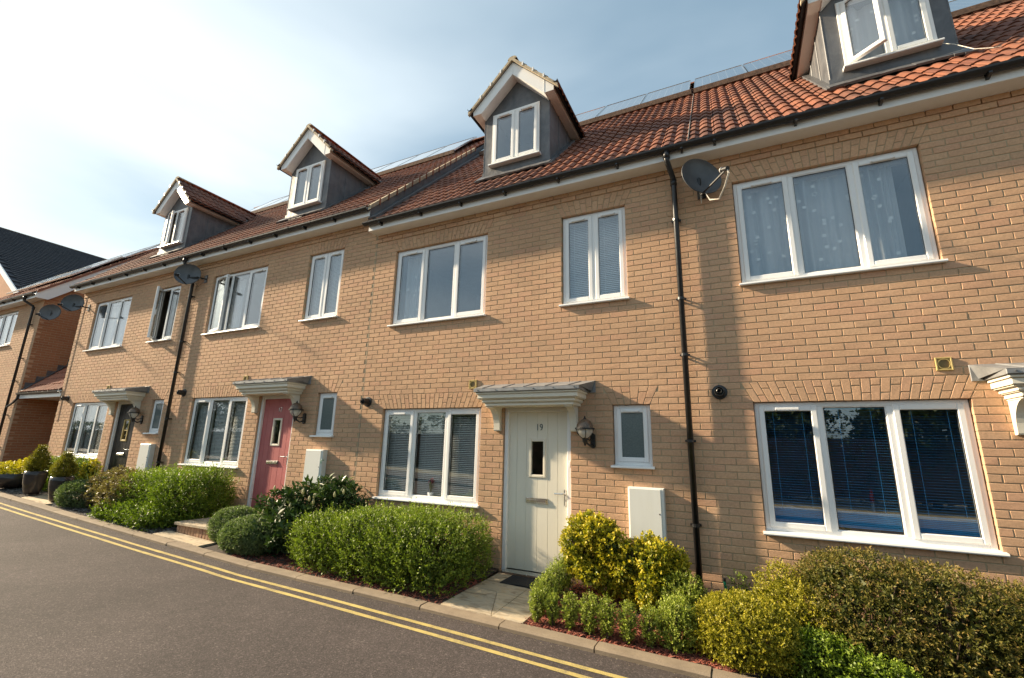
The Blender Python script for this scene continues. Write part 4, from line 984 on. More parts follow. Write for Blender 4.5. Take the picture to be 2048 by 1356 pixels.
bb = MB(); bb.quad((-6.5, 2*YRE, -0.5), (0, 2*YRE, -0.5), (0, 2*YRE, 5.4), (-6.5, 2*YRE, 5.4)); bb.quad((-6.5, 0, -.5), (-6.5, 2*YRE, -.5), (-6.5, 2*YRE, 5.4), (-6.5, YRE, 5.4+YRE*TE), (-6.5, 0, 5.4)); bb.build('rear_wall', 'brick', HE)
rb = MB(); e = -0.26
rb.add([(-6.6, e, RE+e*TE-.05), (0.12, e, RE+e*TE-.05), (0.12, YRE, RE+YRE*TE-.05), (-6.6, YRE, RE+YRE*TE-.05), (0.12, 2*YRE-e, RE+e*TE-.05), (-6.6, 2*YRE-e, RE+e*TE-.05)], [(0, 1, 2, 3), (3, 2, 4, 5)])
rE = rb.build('roof', 'render_dark', HE)
lay_tiles(rE, Vector((-6.6, -0.275, RE-0.275*TE-0.016)), Vector((1, 0, 0)), Vector((0, cE, sE)), Vector((0, -sE, cE)), 23, 20, 'tile_dull', None, None, 0.3, 0.292)
vb = MB(); vb.prism([(-0.262, SOFFIT-0.012), (0.03, SOFFIT-0.012), (0.16, SOFFIT+0.10), (YRE, RE-0.30+YRE*TE), (YRE, RE+YRE*TE-0.03), (-0.262, RE-0.262*TE-0.03)], 'x', 0.112, 0.135); vb.build('bargeboard', 'upvc', HE)
vs = MB(); vs.prism([(0.03, SOFFIT-0.01), (YRE, RE-0.32+YRE*TE), (YRE, RE-0.30+YRE*TE), (0.03, SOFFIT+0.01)], 'x', 0.0, 0.112); vs.build('verge_soffit', 'upvc', HE)
for i in range(20):
    s0 = -0.25+i*0.3*cE; z = RE+s0*TE
    v = MB(); v.tone = random.random(); v.add([(0.10, s0, z-0.07), (0.165, s0, z-0.07), (0.165, s0+0.225, z-0.07+0.225*TE), (0.10, s0+0.225, z-0.07+0.225*TE), (0.10, s0, z+0.03), (0.165, s0, z+0.03), (0.165, s0+0.22, z+0.02+0.22*TE), (0.10, s0+0.22, z+0.02+0.22*TE)],
        [(4, 5, 6, 7), (0, 1, 5, 4), (1, 2, 6, 5)]); v.build('verge', 'tile_dull', rE)
for row, (y0, n) in enumerate(((0.55, 5),)):
    solar(rE, [-0.55-1.015*(i+1)+0.35 for i in range(n)], RE+y0*TE, R(1.5), y0, R(41.5), 1.65)
    solar(rE, [-0.55-1.015*(i+1)+0.35 for i in range(n)], RE+(y0+1.27)*TE, R(1.5), y0+1.27, R(41.5), 1.65)

# ---------- tiled gateway roof between the end house and the terrace
GL = thing('gateway', 'low tiled gateway roof over the dark passage between two houses', 'gateway', (-13.85, 0, oE))
x0, x1 = 0.006, 2.59
b = MB(); b.add([(x0, 0.02, 2.44), (x1, 0.02, 2.44), (x1, 1.6, 4.02), (x0, 1.6, 4.02), (x0, 0.02, 2.39), (x1, 0.02, 2.39), (x1, 1.6, 3.97), (x0, 1.6, 3.97)], [(0, 1, 2, 3), (7, 6, 5, 4), (4, 5, 1, 0)])
rL = b.build('roof', 'render_dark', GL)
lay_tiles(rL, Vector((x0, -0.03, 2.40)), Vector((1, 0, 0)), Vector((0, S2, S2)), Vector((0, -S2, S2)), 8, 7, 'tile_dull', None, tile_mesh('tile_dull'), 0.3, (x1-x0)/8)
f = MB(); f.cbox(x0, x1, 0.012, 0.03, 2.22, 2.40, 0.002); f.box(x0, x1, 0.03, 1.2, 2.24, 2.25); f.build('fascia', 'upvc', GL)
f = MB(); half_gutter(f, x0, x1, -0.045, 2.375, 0.05); f.tube([(0.06, -0.045, 2.33), (0.06, -0.045, 2.22), (-0.1, -0.06, 2.1), (-0.40, -0.075, 1.98)], 0.03, 8); f.build('gutter', 'gutter_black', GL)
f = MB()
for i in range(7):
    y0 = 0.05+i*0.21; f.box(0.002, 0.016, y0, y0+0.21, 2.44+y0-0.05, 2.44+y0+0.22)
f.add([(0.006, -0.02, 2.46), (0.16, -0.02, 2.46), (0.16, 1.55, 4.03), (0.006, 1.55, 4.03)], [(0, 1, 2, 3)]); f.build('stepped_flashing', 'lead', GL)
f = MB(); f.box(x0, x1, 4.6, 4.7, -0.5, 4.0); f.build('rear_wall', 'red_brick', GL)
f = MB(); f.quad((x1+0.004, 0.02, -0.6), (x1+0.004, 4.7, -0.6), (x1+0.004, 4.7, 4.0), (x1+0.004, 0.02, 2.4)); f.build('side_wall', 'red_brick', GL)

# ---------- tall block with a dark slate roof far behind
G = thing('slate_roof_building', 'tall brick block with a dark slate roof behind the end house', 'building', (-38.4, 3.0, 0.3))
ex, ez, rzh, LY = 11.7, 8.1, 14.9, 26
pit = math.atan2(rzh-ez, ex)
b = MB(); b.prism([(-ex+0.5, -1), (ex-0.5, -1), (ex-0.5, ez+0.15), (0, rzh-0.15), (-ex+0.5, ez+0.15)], 'y', 0.3, LY); b.build('wall', 'red_brick', G)
b = MB()
for s in (-1, 1): b.add([(0, 0, rzh), (s*ex, 0, ez), (s*ex, LY+.3, ez), (0, LY+.3, rzh), (0, 0, rzh-.2), (s*ex, 0, ez-.2), (s*ex, LY+.3, ez-.2), (0, LY+.3, rzh-.2)], [(0, 1, 2, 3), (7, 6, 5, 4), (1, 5, 6, 2)])
rG = b.build('roof', 'slate', G)
sl_ = MB(); ux, uy, uz = Vector((0, 1, 0)), Vector((-math.cos(pit), 0, math.sin(pit))), Vector((math.sin(pit), 0, math.cos(pit)))
o = Vector((ex, 0, ez))
for r in range(38):
    for c in range(44):
        p = o+uy*(r*0.355)+ux*(c*0.6+0.3*(r % 2)); sl_.tone = random.random()
        if p.y > LY: continue
        a = [p+uz*0.06, p+ux*0.585+uz*0.06, p+ux*0.585+uy*0.37+uz*0.012, p+uy*0.37+uz*0.012, p+uz*0.012, p+ux*0.585+uz*0.012]
        sl_.add(a, [(0, 1, 2, 3), (4, 5, 1, 0)])
tag(sl_.build('slates', 'slate', rG), kind='stuff')
b = MB()
for s in (-1, 1):
    poly = [(0, rzh+0.03), (s*(ex+0.15), ez-0.03), (s*(ex+0.15), ez-0.32), (0, rzh-0.34)]
    b.prism(poly if s > 0 else poly[::-1], 'y', -0.06, 0.0)
b.build('bargeboard', 'upvc', G)
b = MB(); b.box(ex-0.5, ex+0.1, -0.06, LY, ez-0.32, ez-0.22); b.box(ex+0.02, ex+0.1, -0.06, LY, ez-0.30, ez-0.05); b.build('eaves', 'upvc', G)
b = MB(); half_gutter(b, -0.06, LY, ex+0.2, ez-0.02, 0.08, 'y'); b.build('gutter', 'gutter_black', G)
for r_ in range(2):
    for k in range(4):
        x = -9+k*5.2; b = MB(); ring(b, x, x+1.4, 2+r_*3.0, 3.4+r_*3.0, 0.07, 0.24, 0.3); wn = b.build('window', 'upvc', G); MB().box(x+.06, x+1.34, 0.27, 0.295, 2.06+r_*3, 3.34+r_*3).build('pane', 'frosted', wn)

# ------------------------------------------------------------------ things fixed to the walls
def satellite_dish(label, c, wallp, lnb_cable=False):
    """c = dish centre, wallp = bracket on the wall; dishes all face the same satellite"""
    t = thing('satellite_dish', label, 'satellite dish', wallp, 'satellite dishes under the eaves')
    rel = Vector(c)-Vector(wallp)
    az = R(38); el = R(4)
    d = Vector((math.sin(az)*math.cos(el), -math.cos(az)*math.cos(el), math.sin(el)))
    ux = Vector((math.cos(az), math.sin(az), 0)); uy = d.cross(ux)*-1
    uy = ux.cross(d)*-1 if ux.cross(d).z < 0 else ux.cross(d)
    b = MB(); n, m = 30, 5; a_, b_ = 0.265, 0.24
    P = lambda r, k, dz=0: rel+ux*(a_*r*math.cos(2*math.pi*k/n))+uy*(b_*r*math.sin(2*math.pi*k/n))+d*(0.062*r*r-0.062+dz)
    vs = [P(0, 0)]+[P((i+1)/m, k) for i in range(m) for k in range(n)]+[P(1.02, k, 0.004) for k in range(n)]+[P(1.02, k, -0.012) for k in range(n)]+[P((i+1)/m, k, -0.012) for i in range(m-1, -1, -1) for k in range(n)]+[P(0, 0, -0.012)]
    fs = [(0, 1+k, 1+(k+1) % n) for k in range(n)]
    R_ = 2*m+2
    fs += [(1+i*n+k, 1+(i+1)*n+k, 1+(i+1)*n+(k+1) % n, 1+i*n+(k+1) % n) for i in range(R_-1) for k in range(n)]
    fs += [(len(vs)-1, 1+(R_-1)*n+(k+1) % n, 1+(R_-1)*n+k) for k in range(n)]
    b.add(vs, fs); b.build('reflector', 'dish_grey', t, True)
    low = rel-uy*b_*0.96+d*0.0; tip = rel-uy*0.20+d*0.40
    b = MB(); b.tube([low-d*0.05, low+d*0.03, tip-uy*0.02], 0.012, 6); b.build('feed_arm', 'iron', t)
    b = MB(); q = (rel-tip).normalized(); b.tube([tip-q*0.05, tip+q*0.02], 0.028, 10); b.tube([tip+q*0.02, tip+q*0.05], [0.018, 0.03], 10); b.build('receiver', 'black_plastic', t)
    b = MB(); b.tube([tip+q*0.05, tip+q*0.058], 0.032, 10); b.build('receiver_cap', 'plastic_white', t)
    b = MB(); back = rel-d*0.07; b.tube([Vector((0, 0, 0)), Vector((rel.x*0.15, back.y*0.75, -0.01)), Vector((back.x, back.y, -0.01)), back, back+d*0.02], 0.017, 8); b.box(-0.05, 0.05, -0.012, 0.0, -0.09, 0.09)
    b.tube([back, back-Vector((0, 0, 0.1))], 0.03, 8); b.build('bracket', 'iron', t)
    b = MB()
    if lnb_cable:
        for k in range(2):
            s = 0.012*k
            b.tube([tip-q*0.04, tip-q*0.05+Vector((s, 0, -0.06)), tip+Vector((-0.02+s, 0.02, -0.2)), tip+Vector((-0.09+s, 0.10, -0.30)), low+Vector((0.06, -0.02, -0.12-s)), low+Vector((0.02, 0, -0.02))], 0.0042, 6)
    b.tube([back, Vector((back.x*0.5, back.y*0.3, -0.18)), Vector((0.0, -0.012, -0.05))], 0.004, 5)
    b.build('cable', 'cable_white' if lnb_cable else 'black_plastic', t)
    return t
satellite_dish('grey satellite dish beside the tall curtained window and black downpipe', (4.955, -0.25, 4.935), (4.93, 0.0, 4.85), True)
satellite_dish('grey satellite dish at the top of the downpipe between black and red doors', (-5.72, -0.30, 5.24), (-5.52, 0.0, 5.19))
satellite_dish('grey satellite dish at the corner of the house with the black door', (-11.02, -0.30, 5.20), (-10.83, 0.0, 5.12))
satellite_dish('grey satellite dish on the corner of the house past the gateway', (-13.05, -0.06, 5.22), (-13.9, 0.0, 5.30))

def wall_lantern(label, x, z0):
    t = thing('wall_lantern', label, 'wall lantern', (x, 0, z0+1.64), 'black globe lanterns beside the front doors')
    cx, cy = -0.03, -0.155; z = 0.24
    b = MB(); b.prism([(0.0, 0.02), (0.03, 0.0), (0.06, 0.02), (0.06, 0.17), (0.03, 0.19), (0.0, 0.17)], 'y', -0.03, -0.001); b.build('back_plate', 'iron', t)
    b = MB(); b.tube([(0.03, -0.02, 0.06), (0.02, -0.09, 0.03), (-0.01, -0.13, 0.06), (cx, cy, 0.11)], [0.016, 0.013, 0.013, 0.02], 8); b.tube([(0.03, -0.02, 0.13), (0.01, -0.08, 0.10), (cx, cy, 0.12)], 0.009, 6); b.lathe([(0.0, 0.03), (0.012, 0.035), (0.016, 0.06), (0.03, 0.08), (0.035, 0.11), (0.045, 0.125), (0.0, 0.125)], (cx, cy, 0), 12); b.build('arm', 'iron', t)
    b = MB(); b.lathe([(0.104, -0.010), (0.122, -0.010), (0.122, 0.008), (0.104, 0.008), (0.104, -0.010)], (cx, cy, z), 24)
    for k in range(4):
        a = k*math.pi/2+0.4; b.tube([(cx+0.108*math.cos(a), cy+0.108*math.sin(a), z), (cx+0.09*math.cos(a), cy+0.09*math.sin(a), z-0.06), (cx+0.04*math.cos(a), cy+0.04*math.sin(a), z-0.118)], 0.006, 5)
    b.build('cage', 'iron', t)
    b = MB(); b.lathe([(0.104, 0.009), (0.10, 0.045), (0.082, 0.08), (0.05, 0.108), (0.018, 0.118)], (cx, cy, z), 20); b.build('dome', 'lantern_dome', t, True)
    b = MB(); b.lathe([(0.022, 0.112), (0.022, 0.124), (0.008, 0.13), (0.012, 0.142), (0.0, 0.16)], (cx, cy, z), 10); b.build('finial', 'iron', t)
    b = MB(); b.lathe([(0.102, -0.010), (0.095, -0.045), (0.07, -0.085), (0.04, -0.112)], (cx, cy, z), 20); b.build('glass_bowl', 'lantern_glass', t, True)
    b = MB(); b.lathe([(0.012, -0.1), (0.016, -0.06), (0.032, -0.03), (0.026, 0.01), (0.0, 0.02)], (cx, cy, z), 12); b.build('bulb', 'plastic_white', t, True)
wall_lantern('black globe wall lantern to the right of the cream door', 3.425, 0.0)
wall_lantern('black globe wall lantern to the right of the red door', -5.22+3.425, 0.303)
wall_lantern('black globe wall lantern to the right of the black door', -10.44+3.425, 0.303)
def meter_box(label, x, z0, latch=False):
    t = thing('meter_box', label, 'meter box', (x, 0, z0+0.635), 'white meter boxes on the house fronts')
    b = MB(); b.cbox(0, 0.405, -0.095, -0.001, 0, 0.578, 0.006); b.build('case', 'box_white', t)
    b = MB(); b.cbox(0.012, 0.372, -0.105, -0.0955, 0.014, 0.566, 0.005); d = b.build('cover', 'box_white', t)
    b = MB(); b.lathe([(0.0, -0.002), (0.008, -0.002), (0.008, 0.0)], (0.35, -0.105, 0.30), 10, 'y'); b.build('lock', 'chrome', d)
    b = MB(); b.lathe([(0.012, 0.0), (0.012, -0.0012), (0.009, -0.0012), (0.009, 0.0)], (0.34, -0.105, 0.05), 14, 'y'); b.build('badge', 'stone_grey', d)
    if latch:
        for zz in (0.1, 0.36):
            b = MB(); b.tube([(0.395, -0.1, zz), (0.40, -0.112, zz+0.03), (0.408, -0.1, zz+0.055), (0.408, -0.06, zz+0.05)], 0.006, 6); b.build('strap', 'hose_green', t)
meter_box('white meter box between the yellow shrub and the nearest downpipe', 3.888, 0.0)
meter_box('white meter box with green straps beside the red door', -5.22+3.69, 0.303, True)
meter_box('white meter box beside the black door and left downpipe', -10.44+3.78, 0.303)
b = MB(); b.cbox(2.36, 3.06, 0, 0.40, 0, 0.012, 0.004)
o = tag(MB().box(2.40, 3.02, -0.42, -0.07, 0.045, 0.062).build('doormat', 'mat_black'), 'black doormat on the stone path at the cream door', 'doormat')
t = thing('hose_end', 'green hose end standing against the wall behind the golden shrub', 'hose', (4.86, -0.12, 0.08))
b = MB(); b.tube([(0, 0, 0.0), (0.01, -0.01, 0.12), (0, 0, 0.22), (-0.005, 0, 0.26)], 0.014, 8); b.build('hose', 'hose_green', t)
b = MB(); b.tube([(-0.005, 0, 0.255), (-0.006, 0, 0.285)], 0.017, 8); b.build('connector', 'black_plastic', t)
MB().cbox(3.125, 3.145, 0.018, 0.034, 1.40, 1.475, 0.004).build('doorbell', 'plastic_white', HC)
MB().cbox(3.125, 3.145, 0.018, 0.034, 1.40, 1.475, 0.004).build('doorbell', 'black_plastic', HB)
# things on the window boards
t = thing('pot_plant', 'small grey pot with red flowers on the sill behind the blinds', 'pot plant', (0.95, 0.105, 0.885))
b = MB(); b.lathe([(0.0, 0), (0.04, 0), (0.05, 0.07), (0.045, 0.07), (0.0, 0.06)], (0, 0, 0), 14); b.build('pot', 'plastic_white', t)
b = MB()
for k in range(16):
    a = k*2.4; l = random.uniform(.12, .2); b.tube([(0, 0, .06), (0.025*math.cos(a), .02*math.sin(a), .06+l*.6), (.04*math.cos(a), .03*math.sin(a), .06+l)], [.004, .006, .002], 4)
b.build('stems', 'leaf_hedge', t)
b = MB()
for k in range(18):
    a = random.uniform(0, 6.3); r = random.uniform(0, .045); b.lathe([(0, -.012), (.012, 0), (0, .014)], (r*math.cos(a), r*.7*math.sin(a), random.uniform(.19, .27)), 5)
b.build('flowers', 'flower', t)
t = thing('tape_roll', 'white paper roll on the sill behind the blue blinds', 'paper roll', (5.54, 0.255, 0.872))
MB().lathe([(0.05, -0.05), (0.11, -0.05), (0.11, 0.05), (0.05, 0.05), (0.05, -0.05)], (0, 0, 0.11), 20, 'y').build('roll', 'plastic_white', t)
t = thing('bottle_brush', 'red topped bottle on the sill behind the blue blinds', 'bottle', (6.28, 0.27, 0.872))
MB().lathe([(0, 0), (0.035, 0), (0.035, 0.14), (0.012, 0.19), (0.012, 0.3)], (0, 0, 0), 12).build('bottle', 'plastic_white', t); MB().lathe([(0, 0.30), (0.018, 0.3), (0.02, 0.36), (0.012, 0.42), (0, 0.43)], (0, 0, 0), 10).build('cap', 'plastic_red', t)
MB().box(0.02, 1.79, 0.112, 0.32, 0.868, 0.884).build('window_board', 'upvc', HC)
MB().box(0.02, 1.79, 0.16, 0.42, 0.858, 0.872).build('window_board', 'upvc', HD)

# ------------------------------------------------------------------ plants
def np_mesh(name, verts, quads, tone, mat, parent):
    m = bpy.data.meshes.new(name); nv, nf = len(verts), len(quads)
    m.vertices.add(nv); m.vertices.foreach_set('co', verts.astype(np.float32).ravel())
    m.loops.add(nf*4); m.loops.foreach_set('vertex_index', quads.astype(np.int32).ravel())
    m.polygons.add(nf); m.polygons.foreach_set('loop_start', np.arange(0, nf*4, 4, dtype=np.int32))
    m.update(calc_edges=True)
    m.attributes.new('tone', 'FLOAT', 'FACE').data.foreach_set('value', tone.astype(np.float32))
    m.materials.append(M[mat]); return link(name, m, parent)
def nrm(a): return a/np.maximum(np.linalg.norm(a, axis=-1, keepdims=True), 1e-9)
def leaf_quads(P, A, S, L, W, fold):
    N_ = nrm(np.cross(A, S)); mid = P+A*(L*0.5)[:, None]
    v = np.stack([P, mid+S*(W*0.5)[:, None]+N_*(fold*W)[:, None], P+A*L[:, None], mid-S*(W*0.5)[:, None]+N_*(fold*W)[:, None]], 1).reshape(-1, 3)
    return v, np.arange(len(v)).reshape(-1, 4)
def sample_blobs(blobs, n, rough=0.10, inner=0.25, floor=None, rng=None):
    """points, outward normals on the skins of a union of (cx,cy,cz,rx,ry,rz,exponent)"""
    ar = np.array([b[3]*b[4]+b[4]*b[5]+b[3]*b[5] for b in blobs]); idx = rng.choice(len(blobs), int(n*1.9), p=ar/ar.sum())
    B = np.array(blobs)[idx]
    u = nrm(rng.normal(size=(len(idx), 3))); e = B[:, 6:7]
    q = u/np.power(np.sum(np.abs(u)**e, 1, keepdims=True), 1/e)
    P0 = B[:, :3]+q*B[:, 3:6]
    N_ = nrm(np.sign(q)*np.abs(q)**(e-1)/B[:, 3:6])
    ph = rng.uniform(0, 6, 12); k = 1/np.maximum(0.08, B[:, 3:6].mean(1))
    wob = sum(np.sin(P0[:, i % 3]*f+ph[i]+P0[:, (i+1) % 3]*f*0.7) for i, f in enumerate((7, 9, 11, 17, 23, 29)))/6
    t = 1+rough*wob+rng.normal(0, 0.03, len(idx)); ins = rng.random(len(idx)) < inner
    t[ins] *= rng.uniform(0.55, 0.92, ins.sum())
    P = B[:, :3]+q*B[:, 3:6]*t[:, None]
    ok = np.ones(len(idx), bool)
    for j, b in enumerate(blobs):
        d = np.sum(np.abs((P-np.array(b[:3]))/np.array(b[3:6]))**b[6], 1); ok &= (idx == j) | (d > 0.62)
    ok &= P[:, 1] < -0.03
    ok &= P[:, 2] > np.interp(P[:, 0], _gx, _gv)+0.05
    return P[ok][:n], N_[ok][:n]
def foliage(parent, base, blobs, n, mat, L=0.02, W=0.011, k=7, sl=0.07, upb=0.5, rnd=0.6, spread=0.9, rough=0.1, inner=0.25, fold=0.25, tip=0.35, seed=1, name='foliage', tmean=0.3):
    rng = np.random.default_rng(seed)
    P, N_ = sample_blobs(blobs, n, rough, inner, None, rng); n = len(P)
    ax = nrm(N_+np.array([0, 0, upb])+rng.normal(0, rnd, (n, 3)))
    e1 = nrm(np.cross(ax, nrm(rng.normal(size=(n, 3))))); e2 = np.cross(ax, e1)
    ln = sl*rng.uniform(0.5, 1.35, n)
    ps, aa, ss, tt, ll = [], [], [], [], []
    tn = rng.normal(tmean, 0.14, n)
    for i in range(k):
        f = i/max(1, k-1); ang = i*2.4+rng.uniform(0, 6.3, n)*(i == 0)
        if i == 0: a0 = ang
        ang = a0+i*2.4
        rad = e1*np.cos(ang)[:, None]+e2*np.sin(ang)[:, None]
        d = nrm(ax*(1.0-0.55*spread*(1-0.5*f))+rad*spread*(1-0.35*f)+rng.normal(0, 0.18, (n, 3)))
        ps.append(P+ax*(ln*(f-0.35))[:, None]); aa.append(d); ss.append(nrm(np.cross(d, nrm(rad+ax*0.3+rng.normal(0, .3, (n, 3))))))
        tt.append(tn+tip*(f-0.4)+rng.normal(0, 0.09, n)); ll.append(L*rng.uniform(0.5, 1.45, n))
    P, A, S, T, Ln = (np.concatenate(q) for q in (ps, aa, ss, tt, ll))
    # clamp to the open air side of the wall
    P[:, 1] = np.minimum(P[:, 1], -0.02)
    v, q = leaf_quads(P, A, S, Ln, Ln*(W/L), fold)
    return np_mesh(name, v-np.array(base), q, np.clip(T, 0.02, 0.98), mat, parent)
def core(parent, base, blobs, scale, seed, mat='twig'):
    """tangle of twigs filling the inside of the plant"""
    rng = random.Random(seed); b = MB()
    for (cx, cy, cz, rx, ry, rz, e) in blobs:
        root = Vector((cx, min(cy, -0.08), max(gz(cx)+0.02, cz-rz)))
        vol = rx*ry*rz
        for _ in range(int(14+260*min(0.25, vol))):
            u = Vector((rng.gauss(0, 1), rng.gauss(0, 1), rng.gauss(0.4, 0.8))).normalized()
            k = (abs(u.x)**e+abs(u.y)**e+abs(u.z)**e)**(-1/e)
            p = Vector((cx+u.x*rx*k*scale, min(-0.03, cy+u.y*ry*k*scale), cz+u.z*rz*k*scale))
            if p.z < gz(p.x)+0.04: continue
            m = root.lerp(p, 0.5)+Vector((rng.uniform(-.04, .04)*rx*3, rng.uniform(-.03, .03), rng.uniform(-.02, .05)))
            m.y = min(m.y, -0.03)
            b.tube([root-Vector(base), m-Vector(base), p-Vector(base)], [0.007, 0.005, 0.0025], 4, False)
    return b.build('branches', mat, parent)
def mass(parent, base, blobs, scale, mat, seed):
    """dense inner leaf layer: larger, closely packed leaves deep inside, so that daylight does not pass through"""
    sz = min(0.045, 0.2*max(b[3] for b in blobs))
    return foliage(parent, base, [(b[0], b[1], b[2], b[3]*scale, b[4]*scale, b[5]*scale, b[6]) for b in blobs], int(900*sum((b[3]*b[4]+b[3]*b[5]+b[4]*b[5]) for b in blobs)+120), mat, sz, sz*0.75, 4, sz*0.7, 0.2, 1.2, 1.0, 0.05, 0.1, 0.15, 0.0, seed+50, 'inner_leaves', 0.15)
def shrub(name, label, cat, blobs, n, mat, group=None, seed=1, inner_scale=0.72, **kw):
    cx = sum(b[0] for b in blobs)/len(blobs); cy = sum(b[1] for b in blobs)/len(blobs)
    base = (cx, cy, gz(cx)+0.04)
    t = thing(name, label, cat, base, group)
    f = foliage(t, base, blobs, n, mat, seed=seed, **kw); core(t, base, blobs, 0.92, seed)
    if inner_scale: mass(t, base, blobs, inner_scale, mat, seed)
    return t
def Bz(cx, cy, top, rx, ry, e=2.0, lowk=0.0, g=None):            # blob standing on the bed with its crown at height top
    z0 = (gz(cx) if g is None else g)+lowk; return (cx, cy, (top+z0)/2, rx, ry, (top-z0)/2, e)

shrub('clipped_hedge', 'clipped bright green hedge under the window beside the cream door', 'hedge',
      [Bz(0.28, -0.74, 0.67, 0.62, 0.56, 3.6), Bz(1.05, -0.76, 0.76, 0.62, 0.58, 4.2), Bz(1.62, -0.72, 0.74, 0.54, 0.60, 5.0), Bz(-0.15, -0.7, 0.58, 0.38, 0.46, 2.6), Bz(0.7, -0.95, 0.72, 0.3, 0.3, 2.4), Bz(1.4, -1.0, 0.7, 0.3, 0.28, 2.4)],
      7200, 'leaf_hedge', seed=11, L=0.024, W=0.013, k=8, sl=0.105, upb=0.95, rnd=0.5, rough=0.12, tip=0.5, tmean=0.42)
def shoots(hn, blobs, n, mat, sl, seed, L=0.024, W=0.012):
    t = [o for o in COL.objects if o.name == hn][0]
    foliage(t, tuple(t.location), blobs, n, mat, L, W, 12, sl, 1.1, 0.5, 0.75, 0.06, 0.0, 0.25, 0.5, seed, 'shoots', 0.5)
shoots('clipped_hedge', [Bz(0.28, -0.74, 0.68, 0.62, 0.56, 3.6), Bz(1.05, -0.74, 0.76, 0.62, 0.58, 4.0), Bz(1.60, -0.72, 0.75, 0.54, 0.60, 4.6)], 800, 'leaf_hedge', 0.20, 14)
shrub('laurel_shrub', 'dark glossy long leaved shrub below the box with green straps', 'shrub',
      [Bz(-0.75, -0.42, 1.05, 0.52, 0.36, 2.2), Bz(-0.32, -0.36, 1.02, 0.42, 0.30, 2.2), Bz(-1.25, -0.55, 0.85, 0.46, 0.36, 2.2), Bz(-0.85, -0.85, 0.62, 0.5, 0.34, 2.2)],
      520, 'leaf_laurel', seed=12, L=0.095, W=0.034, k=9, sl=0.12, upb=0.8, rnd=0.5, spread=1.0, rough=0.14, tip=0.25, tmean=0.35)
for i, (bl, lab, n) in enumerate((([Bz(-1.32, -0.98, 0.54, 0.50, 0.37, 2.4)], 'rounded grey green hebe mound nearest the kerb by the brick step', 5200),
                              ([Bz(-1.95, -0.86, 0.62, 0.36, 0.30, 2.3)], 'rounded grey green hebe mound between brick step and nearer mound', 3400),
                              ([Bz(-6.45, -1.02, 0.80, 0.42, 0.33, 2.3), Bz(-6.2, -0.75, 0.86, 0.40, 0.26, 2.3)], 'rounded grey green hebe mound next to the glazed pots', 3400))):
    shrub('hebe_mound', lab, 'shrub', bl, n, 'leaf_hebe', 'rounded hebe mounds along the kerb', 20+i, L=0.016, W=0.009, k=8, sl=0.034, upb=0.25, rnd=0.4, rough=0.05, tip=0.4, inner=0.12, tmean=0.42, inner_scale=0.86)
shrub('loose_hedge', 'loose bright green hedge under the window left of the red door', 'hedge',
      [Bz(-3.75, -0.62, 1.02, 0.62, 0.52, 2.8), Bz(-4.6, -0.62, 0.98, 0.62, 0.50, 2.8), Bz(-3.45, -0.45, 1.08, 0.36, 0.34, 2.4), Bz(-5.2, -0.5, 0.95, 0.42, 0.36, 2.6)],
      4200, 'leaf_bright', seed=31, L=0.028, W=0.013, k=9, sl=0.16, upb=0.9, rnd=0.5, rough=0.12, tip=0.5, tmean=0.36)
shoots('loose_hedge', [Bz(-3.75, -0.62, 1.02, 0.62, 0.52, 2.8), Bz(-4.6, -0.62, 0.98, 0.62, 0.50, 2.8), Bz(-3.45, -0.45, 1.08, 0.36, 0.34, 2.4)], 520, 'leaf_bright', 0.26, 15, 0.03, 0.013)
shrub('variegated_shrub', 'brownish variegated shrub in front of the left downpipe', 'shrub',
      [Bz(-5.75, -0.72, 0.98, 0.62, 0.42, 2.5), Bz(-5.05, -0.86, 0.92, 0.52, 0.42, 2.5), Bz(-6.3, -0.5, 1.0, 0.36, 0.32, 2.3)], 2400, 'leaf_brown', seed=32, L=0.034, W=0.02, k=7, sl=0.07, rough=0.12, tip=0.3, tmean=0.42)
shrub('low_green_shrub', 'low sprawling green shrub by the kerb in front of the brown shrub', 'shrub',
      [Bz(-4.35, -1.12, 0.52, 0.45, 0.24, 2.2), Bz(-4.95, -1.20, 0.50, 0.26, 0.17, 2.0), Bz(-3.75, -1.12, 0.48, 0.36, 0.22, 2.2)], 1100, 'leaf_bright', seed=33, L=0.032, W=0.015, k=8, sl=0.13, upb=0.6, rnd=0.7, rough=0.2, tip=0.45, tmean=0.3)
shrub('green_bush', 'round bright green bush under the window left of the black door', 'shrub',
      [Bz(-8.5, -0.5, 1.14, 0.56, 0.38, 2.2), Bz(-9.3, -0.55, 1.10, 0.42, 0.34, 2.2)], 1900, 'leaf_bright', seed=34, L=0.034, W=0.015, k=8, sl=0.12, upb=0.6, rough=0.1, tip=0.4, tmean=0.42)
shrub('yellow_shrub', 'yellow leaved shrub rising from the pot at the left edge', 'shrub',
      [Bz(-10.2, -0.72, 1.02, 0.40, 0.30, 2.1, 0.05), Bz(-9.62, -0.70, 1.12, 0.2, 0.18, 2.0, 0.3), Bz(-10.9, -0.72, 0.95, 0.4, 0.3, 2.1, 0.05)], 900, 'leaf_yellow', seed=35, L=0.045, W=0.026, k=7, sl=0.09, rough=0.12, tmean=0.6)
shrub('yellow_shrub', 'small yellow leaved shrub under the window corner by the black door', 'shrub', [Bz(-7.95, -0.34, 1.10, 0.15, 0.14, 2.0, 0.2)], 150, 'leaf_yellow', seed=36, L=0.045, W=0.026, k=7, sl=0.08, tmean=0.6, inner_scale=0.6)
